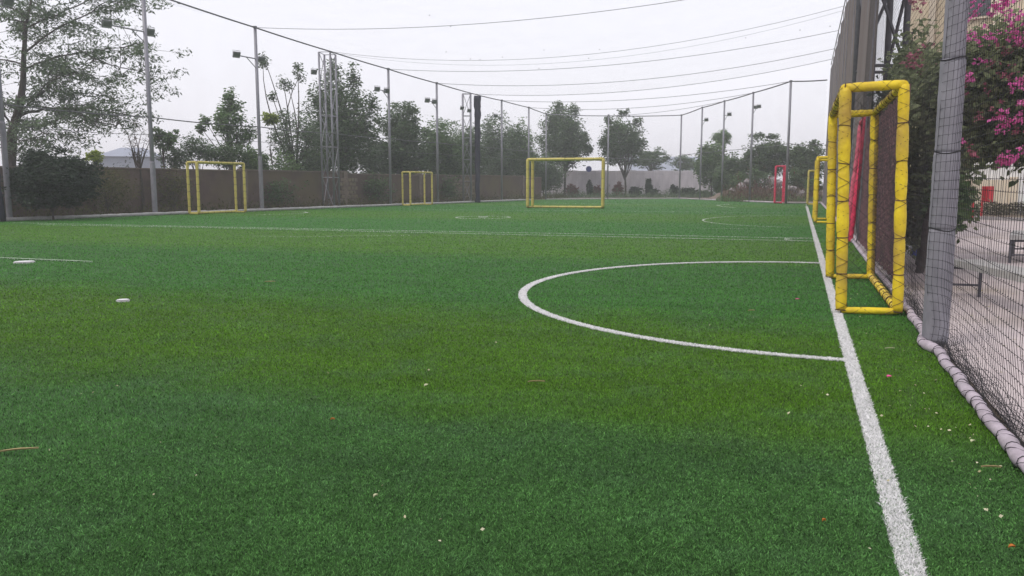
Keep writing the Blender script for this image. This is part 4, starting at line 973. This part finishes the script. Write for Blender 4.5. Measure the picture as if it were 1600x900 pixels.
T('tall_tree', 'second rounded hazy tree with open lower branches right of the middle goal', 'tree', 978, 82, 178, 262, 42, 51, 'dark', 13, 5600, .24, .5, .2, 2.2, sub_n=22, extra=[(950, 188), (972, 176), (995, 190), (1000, 222), (945, 222)], lob=.36, cpx=970)
T('leafy_tree', 'low bushy tree in front of the metal wall inside the middle goal', 'tree', 850, 80, 235, 304, 34, 52, 'grey', 9, 2600, .22, .5, .2, .8)
T('flat_tree', 'flat topped spreading tree rising over the pale metal wall', 'tree', 1017, 93, 228, 268, 30, 53, 'grey', 10, 1700, .24, .5, .1, 3.2, flat=.4, extra=[(1040, 246), (998, 240)], trunkr=.09)
T('flat_tree', 'smaller flat topped hazy tree behind the far right corner pole', 'tree', 1073, 100, 238, 275, 25, 54, 'grey', 8, 1100, .24, .5, .1, 3.0, flat=.4, trunkr=.08)
T('palm', 'slender pale palm like tree with drooping fronds behind an end fence pole', 'palm', 1128, 84, 200, 228, 18, 55, 'light', 7, 900, .42, .14, .9, 5.0, sub_n=8, trunkr=.08, fillk=.15)
T('leafy_tree', 'green leafy tree behind the end fence pole beside the corner', 'tree', 1112, 80, 216, 300, 28, 56, 'mid', 11, 3200, .22, .6, .2, 1.8, sub_n=20)
T('leafy_tree', 'dark low bushy tree between the two middle end fence poles', 'tree', 1145, 76, 238, 310, 30, 57, 'dark', 10, 3600, .22, .5, .2, 1.2)
T('spreading_tree', 'dark spreading tree above the earth mound left of the red frame', 'tree', 1196, 74, 209, 286, 42, 58, 'dark', 13, 5200, .22, .5, .1, 2.2, flat=.6, extra=[(1180, 212), (1205, 214), (1170, 240), (1222, 232)])
T('spreading_tree', 'dark tree beside the edge of the brown shade cloth', 'tree', 1256, 72, 216, 296, 30, 59, 'dark', 11, 3800, .22, .5, .1, 2.0, extra=[(1268, 226), (1240, 240), (1276, 236)])
# bushes along the foot of the metal wall
for i, (px, yt, hw, lf_, lb) in enumerate([(1053, 287, 7, 'deep', 'pointed dark bush left of the far right corner pole'), (1014, 276, 5, 'deep', 'thin upright bush at the foot of the flat topped tree'), (921, 280, 4, 'deep', 'thin upright bush under the blue plate inside the middle goal'),
        (895, 288, 12, 'reddish', 'low reddish bush at the wall foot inside the middle goal'), (933, 290, 6, 'reddish', 'small reddish bush at the right inside of the middle goal'), (967, 285, 10, 'reddish', 'low reddish bush just right of the middle goal'),
        (993, 290, 12, 'deep', 'low dark bush beside the trunk of the second rounded tree'), (1020, 294, 12, 'deep', 'low dark bush under the flat topped tree'), (1075, 293, 16, 'deep', 'low dark bush right of the far right corner pole'), (1100, 296, 12, 'grey', 'low grey bush at the right end of the metal wall')]):
    T('low_bush', lb, 'bush', px, 83, yt, 308, hw, 70+i, lf_, 5, 900, .17, .5, .1, .3, group='bushes along the metal wall', sub_n=8, lob=.55, trunkr=.04)

# earth mound, boulders and dry weeds beyond the slanted fence
mc0 = P(1205, 289, 70); mc0[2] = 0; b = MB(); v = []; f_ = []; nx, ny = 46, 18; rg = np.random.default_rng(5)
for i in range(nx+1):
    for j in range(ny+1):
        a, c = (i/nx-.5)*13, (j/ny-.5)*7; h_ = .95*math.exp(-(a/4.2)**2-(c/2.2)**2)+.5*math.exp(-((a-3.2)/2.0)**2-((c+.5)/1.8)**2)+.4*math.exp(-((a+3.4)/1.8)**2-(c/1.8)**2)
        edge = min(1, 3*min(i, nx-i)/nx*2, 3*min(j, ny-j)/ny*2); x_, y_ = turn(a, c); v.append((x_, y_, -.06+edge*(h_+rg.normal(0, .05))))
for i in range(nx):
    for j in range(ny): q_ = i*(ny+1)+j; f_.append((q_, q_+ny+1, q_+ny+2, q_+1))
b.add(v, f_); o = b.build('earth_mound', M['dirt'], loc=tuple(mc0)); tag(o, kind='structure')
def boulder(c, s, seed, label, z):
    rg = np.random.default_rng(seed); v = []; f_ = []; n_ = 10; ph = rg.uniform(0, 6, 6)
    for i in range(7):
        for k in range(n_):
            th = i/6*math.pi; a = 2*math.pi*k/n_; r_ = 1+.22*math.sin(3*a+ph[0])*math.sin(th*2+ph[1])+rg.uniform(-.09, .09)
            v.append((s[0]*r_*math.sin(th)*math.cos(a), s[1]*r_*math.sin(th)*math.sin(a), s[2]*(.75-r_*math.cos(th))))
    for i in range(6):
        for k in range(n_): f_.append((i*n_+k, i*n_+(k+1) % n_, (i+1)*n_+(k+1) % n_, (i+1)*n_+k))
    b = MB(); b.add(v, f_); o = b.build('boulder', M['stone'], loc=(c[0], c[1], z)); return tag(o, label, 'boulder', 'grey boulders on the earth mound')
for i, (px, py, sx_, lb) in enumerate([(1158, 292, .42, 'pale upright boulder on the left shoulder of the earth mound'), (1144, 298, .3, 'small pale boulder at the left foot of the earth mound'), (1205, 284, .5, 'pale boulder left of the red frame on top of the mound'),
        (1216, 287, .4, 'pale boulder seen behind the red frame'), (1236, 292, .45, 'flat pale boulder just right of the red frame'), (1250, 299, .5, 'flat pale boulder nearest the farthest yellow goal'), (1248, 304, .4, 'low pale slab lying below the flat boulder by the goal'), (1168, 284, .3, 'round pale boulder above the middle of the mound')]):
    F_ = 69 if px < 1230 else 64; c = P(px, py, F_); boulder(c, (sx_, .3, sx_*(.45 if px > 1230 else .8)), i, lb, max(0, c[2]-sx_*.6))
def weeds(name, pxs, F, hmax, n, m, seed, z=0., lsz=.14, spread=1.2):
    rg = np.random.default_rng(seed); Cc = []; dirs = []
    for k in range(n):
        px = rg.uniform(*pxs); p_ = P(px, 289, F+rg.normal(0, spread)); h_ = abs(rg.normal(0, .5))*hmax; Cc.append((p_[0], p_[1], z+h_*rg.random())); dirs.append((rg.normal(0, .3), rg.normal(0, .3), 1.2))
    V = leaf_cloud(np.array(Cc), lsz, .22, -.6, rg, np.array(dirs)); t = np.clip(rg.normal(.5, .25, n), 0, 1)
    return tag(np_mesh(name, V.reshape(-1, 3), np.arange(n*4), 4, m, np.repeat(t, 4)), kind='stuff')
weeds('dry_weeds', (1130, 1285), 64, 1.3, 5200, LM['dry'], 1, 0, .26, 1.6)
weeds('dry_weeds', (1150, 1250), 69, 1.6, 2600, LM['reddish'], 8, .4, .22, 1.4)
weeds('green_weeds', (1120, 1285), 61.5, .5, 1600, LM['mid'], 2, 0, .2, .4)
weeds('wall_foot_weeds', (850, 1130), 82, .8, 4200, LM['grey'], 3, 0, .25, 2.)
# weeds at the foot of the brown wall
rg = np.random.default_rng(9); yv = rg.uniform(14, 74, 7000); xv = np.array([leftX(y) for y in yv])-.7+rg.normal(0, .3, 7000); Cc = np.c_[xv, yv, np.abs(rg.normal(0, .22, 7000))]
V = leaf_cloud(Cc, .14, .3, -.4, rg, np.tile([0, 0, .8], (7000, 1))); tag(np_mesh('wall_weeds', V.reshape(-1, 3), np.arange(28000), 4, LM['olive'], np.repeat(rg.random(7000)*.7, 4)), kind='stuff')
T('wall_shrub', 'dark leafy shrub against the brown wall right of the larger left goal', 'shrub', 430, 42.6, 275, 324, 36, 80, 'dark', 8, 500, .13, .5, .3, .3)
T('wall_shrub', 'dark leafy shrub against the wall just left of the smaller left goal', 'shrub', 590, 50, 268, 318, 30, 81, 'dark', 8, 500, .15, .5, .3, .3)
T('wall_shrub', 'dark leafy shrub against the wall between smaller left goal and net bundle', 'shrub', 702, 58, 272, 316, 24, 82, 'dark', 7, 450, .15, .5, .3, .3)

for px, F_, yt, hw, lf_, sd, lb in ((1128, 72, 262, 20, 'dark', 91, 'dark bush at the left foot of the earth mound'), (1158, 70, 268, 18, 'mid', 92, 'green bush hugging the left slope of the earth mound'), (1186, 69, 258, 22, 'dark', 93, 'dark bush on the middle of the earth mound'),
        (1244, 66, 262, 20, 'dark', 94, 'dark bush between the red frame and the shade cloth'), (1270, 64, 275, 14, 'mid', 95, 'green bush touching the edge of the shade cloth')):
    T('scrub_bush', lb, 'bush', px, F_, yt, 306, hw, sd, lf_, 7, 900, .17, .5, .1, .5, sub_n=9, lob=.5, trunkr=.04)

# bougainvillea and dark shrubs beside the pavement
def bush(name, label, cat, blobs, seed, leaf, nleaf, lsz, stems, flowers=(), elong=.62, fl_n=0, mat2=None):
    """blobs: (px,py,F,rx,rz) ; stems: lists of (px,py,F)"""
    rg = np.random.default_rng(seed); base = P(*stems[0][0]); base[2] = 0; e = empty(name, base, label, cat); b = MB()
    for st in stems:
        q = [P(*s_)-base for s_ in st]; q[0][2] = max(-.05, min(q[0][2], .0)) if st is stems[0] else q[0][2]; qq = []
        for i in range(len(q)-1):
            for k in range(4): qq.append(lerp(q[i], q[i+1], k/4)+rg.normal(0, .015, 3))
        qq.append(q[-1]); r0 = .06 if st is stems[0] else .03; b.tube(qq, [r0*(1-.75*i/len(qq)) for i in range(len(qq))], 7, False)
    Vs, tb_ = [], []; tot = sum(q[3]**2*q[4] for q in blobs)
    cen = [P(q[0], q[1], q[2]) for q in blobs]
    for q, c in zip(blobs, cen):
        n_ = int(nleaf*q[3]**2*q[4]/tot); ns = max(3, n_//26)
        for s_ in range(ns):
            v = rg.normal(0, 1, 3); v /= np.linalg.norm(v); v *= rg.random()**.45; sp = c+v*[q[3], q[3], q[4]]
            if sp[0] < padX(sp[1])+.40: continue
            cl = sp+rg.normal(0, 1, (26, 3))*.10; dirs = np.tile(v*.5, (26, 1)); Vs.append(leaf_cloud(cl, lsz, elong, .35, rg, dirs)); tb_.append(np.full(26, .42+.28*v[2]+rg.normal(0, .1)))  # foliage tinted paler on top, sunlight put into the leaf colour
            if s_ % 5 == 0: b.tube([c-base, lerp(c, sp, .5)-base+rg.normal(0, .04, 3), sp-base], [.012, .008, .004], 4, False)
    b.build('trunk', M['bark'], e, smooth=True); cloud_obj('foliage', Vs, LM[leaf], rg, e, np.concatenate(tb_))
    for (nm, mt, lst) in flowers:
        Vs = []
        for (px, py, F, s_, n_) in lst:
            c = P(px, py, F); nc_ = max(1, n_//9)
            for k in range(nc_):
                cc = c+rg.normal(0, 1, 3)*s_*.48; cl = cc+rg.normal(0, 1, (6, 3))*.022; Vs.append(leaf_cloud(cl, .052, .85, -.1, rg))
        cloud_obj(nm, Vs, LM[mt], rg, e)
    return e
Fb = 10.5
bush('bougainvillea', 'tall arching bougainvillea with magenta flowers above the pavement at right', 'bush',
     [(1500, 140, 10.8, .5, .5), (1545, 105, 10.4, .55, .42), (1590, 125, 10.2, .5, .5), (1560, 170, 10.4, .6, .5), (1520, 205, 10.6, .5, .34), (1600, 215, 10.2, .5, .28), (1640, 150, 10, .7, .7), (1475, 175, 11, .4, .6), (1572, 66, 10.6, .4, .18), (1690, 200, 9.8, .6, .6), (1620, 105, 10.0, .5, .42)],
     41, 'boug', 26000, .10, [[(1440, 395, 11.6), (1452, 330, 11.5), (1475, 240, 11.2), (1505, 150, 10.9), (1560, 90, 10.5)], [(1470, 250, 11.2), (1530, 190, 10.7), (1600, 180, 10.2)], [(1490, 190, 11), (1540, 130, 10.5), (1640, 130, 10)]],
     [('blossom', 'flower', [(1520, 22, 10.2, .10, 70), (1562, 12, 10.1, .16, 190), (1580, 35, 10.0, .16, 150), (1590, 60, 9.7, .12, 110), (1545, 60, 9.8, .1, 40), (1535, 55, 9.7, .08, 30), (1562, 188, 9.6, .10, 90), (1588, 186, 9.5, .08, 60), (1592, 130, 9.5, .09, 80), (1598, 165, 9.4, .07, 40), (1570, 252, 9.6, .09, 90), (1590, 240, 9.5, .08, 50), (1520, 122, 9.9, .09, 60), (1500, 222, 9.9, .06, 40), (1515, 58, 10, .1, 50), (1567, 205, 9.6, .07, 40), (1530, 100, 9.9, .06, 20), (1640, 120, 9.2, .2, 140), (1650, 200, 9.2, .2, 120)]),
      ('faded_blossom', 'flowerold', [(1565, 82, 9.8, .12, 60), (1572, 120, 9.7, .1, 50), (1540, 145, 9.9, .08, 30), (1560, 170, 9.7, .1, 40), (1510, 145, 10, .08, 30), (1590, 205, 9.6, .1, 40), (1530, 185, 9.9, .08, 30), (1520, 240, 9.9, .09, 40)])])
bush('bougainvillea', 'darker bougainvillea with dull red blooms between the nearest goal and padded pole', 'bush',
     [(1440, 150, 13.5, .75, .55), (1418, 100, 14, .4, .3), (1470, 150, 13, .55, .6), (1425, 190, 13.5, .65, .6), (1455, 240, 13, .6, .55), (1425, 290, 13.2, .55, .45), (1460, 320, 12.6, .42, .42), (1410, 140, 14.2, .6, .6), (1440, 350, 12.6, .38, .30), (1425, 50, 14, .14, .22), (1410, 350, 13.4, .4, .35), (1380, 110, 15, .5, .35), (1500, 260, 12.8, .25, .45), (1497, 305, 12.6, .22, .3)],
     42, 'boug', 27000, .11, [[(1436, 400, 12.7), (1440, 330, 13), (1432, 240, 13.4), (1440, 140, 13.5), (1450, 80, 13.5)], [(1435, 250, 13.3), (1400, 180, 14), (1380, 110, 14.8)]],
     [('blossom', 'flowerold', [(1425, 92, 12.9, .16, 80), (1438, 80, 12.9, .15, 60), (1430, 105, 12.8, .12, 60), (1432, 6, 13, .14, 110), (1415, 100, 13.2, .12, 40), (1480, 120, 12, .1, 40), (1465, 98, 12.2, .1, 30)])])
bush('dark_shrub', 'dark dense shrub behind the low maroon shade cloth beside the nearest goal', 'shrub',
     [(1385, 200, 15, .7, .9), (1375, 320, 15, .7, .8), (1400, 260, 14.8, .5, .8), (1352, 170, 19, .55, .6), (1354, 250, 18.5, .55, .8), (1405, 330, 14.5, .45, .6), (1372, 165, 17, .5, .4)], 43, 'deep', 16000, .11, [[(1385, 395, 15), (1385, 300, 15), (1380, 200, 15)], [(1350, 360, 18), (1350, 250, 18), (1345, 160, 18.5)]])
bush('leafy_plant', 'low leafy plant with large leaves at the base of the dark shrub behind the pole', 'plant',
     [(1482, 300, 12.2, .18, .10), (1482, 322, 12.0, .16, .10), (1478, 340, 11.8, .16, .12)], 44, 'mid', 900, .16, [[(1476, 390, 11.8), (1480, 340, 11.9), (1486, 300, 12.1)]], elong=.45)
# clipped hedge between pavement and cream wall
ha, hb_ = P(1450, 289, 35.3), P(1900, 289, 32); ha[2] = hb_[2] = 0; rg = np.random.default_rng(12); e = empty('clipped_hedge', ha, 'low clipped olive green hedge in front of the cream garden wall', 'hedge')
n_ = 9000; u = rg.random(n_); p_ = ha+(hb_-ha)*u[:, None]+np.c_[rg.uniform(-.25, .25, n_)*.3, rg.uniform(-.3, .3, n_), np.zeros(n_)]; p_[:, 2] = rg.uniform(0, .50, n_)+.05*np.sin(u*60)
cloud_obj('foliage', [leaf_cloud(p_, .10, .6, 0, rg)], LM['olive'], rg, e)
b = MB()
for k in range(24): q_ = (hb_-ha)*(k+.5)/24; b.tube([q_, q_+[0, 0, .3]], .012, 4)
b.build('stems', M['bark'], e)

# ------------------------------------------------------------------ fallen leaves on the turf
def leaf_piece(px, py, ln_px, wd, m, label, seed, ang=0, group='fallen leaves on the turf', cat='leaf', name='fallen_leaf'):
    c = G(px, py); F_ = fwd(c); L_ = ln_px/FOC*F_; rg = random.Random(seed); b = MB(); n_ = 7; v = []
    for i in range(n_+1):
        u = i/n_; w_ = wd*L_*math.sin(math.pi*min(max(u, .03), .97))**.7; x_ = (u-.5)*L_; z = .003*math.sin(u*3.1)+.002*rg.random(); v += [(x_, -w_/2, z+.006), (x_, 0, z), (x_, w_/2, z+.006)]
    f_ = []
    for i in range(n_): f_ += [(3*i, 3*i+3, 3*i+4, 3*i+1), (3*i+1, 3*i+4, 3*i+5, 3*i+2)]
    v2 = [(x_, y_, z-.0015) for x_, y_, z in v]; nn = len(v)
    b.add(v+v2, f_+[tuple(nn+q for q in g_[::-1]) for g_ in f_]); o = b.build(name, M[m], loc=(c[0], c[1], .022)); o.rotation_euler = (rg.uniform(-.15, .15), 0, YAW+ang); return tag(o, label, cat, group)
leaf_piece(838, 602, 27, .16, 'dryleaf', 'long tan dry leaf lying on the turf near the picture centre', 1, .1)
leaf_piece(666, 608, 13, .4, 'paleleaf', 'small curled pale leaf left of the long tan leaf', 2, 1.2)
leaf_piece(28, 711, 60, .10, 'dryleaf', 'longest dry straw coloured leaf at the left edge of the turf', 3, .35)
leaf_piece(1389, 594, 9, .9, 'pinkpetal', 'pink petal between the goal line and the foam pad', 4, .4, cat='petal', name='fallen_petal')
leaf_piece(1580, 865, 13, .5, 'orangeleaf', 'orange brown leaf in the bottom right corner of the turf', 5, .2)
leaf_piece(1548, 738, 32, .10, 'dryleaf', 'thin dry leaf on the turf beside the nearest foam pad', 6, -.05)
leaf_piece(1520, 697, 11, .7, 'paleleaf', 'pale broken leaf on the turf left of the foam pad', 7, .5)
leaf_piece(1390, 549, 16, .12, 'paleleaf', 'thin pale leaf just below the nearest goal ground bar', 8, .1)
leaf_piece(1174, 489, 11, .3, 'dryleaf', 'small dry leaf inside the near penalty arc', 9, .1)
leaf_piece(1246, 471, 7, .9, 'pinkpetal', 'pinkish petal inside the near penalty arc close to the goal line', 10, .1, cat='petal', name='fallen_petal')
leaf_piece(587, 784, 11, .5, 'paleleaf', 'pale leaf fragment low left of the picture centre', 11, 1.0)
leaf_piece(422, 443, 16, .2, 'dryleaf', 'small dry leaf far left of the near penalty arc', 12, .3)
leaf_piece(520, 662, 7, .5, 'orangeleaf', 'tiny reddish leaf left of the small curled pale leaf', 13, .3)
leaf_piece(1287, 823, 7, .6, 'orangeleaf', 'tiny red brown leaf left of the goal line near the bottom', 14, .3)
rg = np.random.default_rng(77); Cc = []
for (x_, y_) in [(686, 820), (632, 813), (768, 757), (593, 775), (668, 583), (1468, 677), (1486, 680), (1513, 670), (1520, 685), (1445, 620), (1433, 570), (1455, 583), (1380, 655), (1393, 640), (1320, 788), (1290, 622), (1545, 757), (1560, 735), (1515, 690), (1448, 672), (1330, 470), (1340, 462), (1385, 495), (1352, 478), (1285, 620), (1460, 600)]+[(rg.uniform(20, 1560), 480+400*rg.random()**1.4) for _ in range(34)]+[(lambda t: (1330+(230*t)+rg.normal(0, 22), 470+300*t+rg.uniform(-10, 60)))(rg.random()) for _ in range(26)]:
    c = G(x_, y_)
    if c[0] < .9: Cc.append((c[0], c[1], .022))
Cc = np.array(Cc); V = leaf_cloud(Cc, .017, .7, -.1, rg); tag(np_mesh('litter_flakes', V.reshape(-1, 3), np.arange(len(Cc)*4), 4, M['drypetal'], np.repeat(rg.uniform(.3, 1, len(Cc)), 4)), kind='stuff')
# leaf litter on the pavement by the shrubs
rg = np.random.default_rng(78); n_ = 500; p_ = np.c_[rg.uniform(1.25, 4, n_), rg.uniform(4, 16, n_), np.full(n_, .004)]; V = leaf_cloud(p_, .035, .5, -.02, rg); V[:, :, 2] = np.abs(V[:, :, 2]-.004)*.3+.002
tag(np_mesh('pavement_litter', V.reshape(-1, 3), np.arange(n_*4), 4, M['drypetal'], np.repeat(rg.random(n_)*.6, 4)), kind='stuff')

# ------------------------------------------------------------------ air
hz, hn, hb2, Lk = newmat('haze'); hn.nodes.remove(hb2)
pv = N(hn, 'ShaderNodeVolumePrincipled'); pv.inputs['Color'].default_value = (.93, .93, .97, 1); pv.inputs['Density'].default_value = .0020; pv.inputs['Anisotropy'].default_value = .2
Lk(pv.outputs[0], hn.nodes['Material Output'].inputs['Volume'])
b = MB(); b.box((0, 210, 9), (900, 600, 20.5)); tag(b.build('haze', hz), kind='stuff')
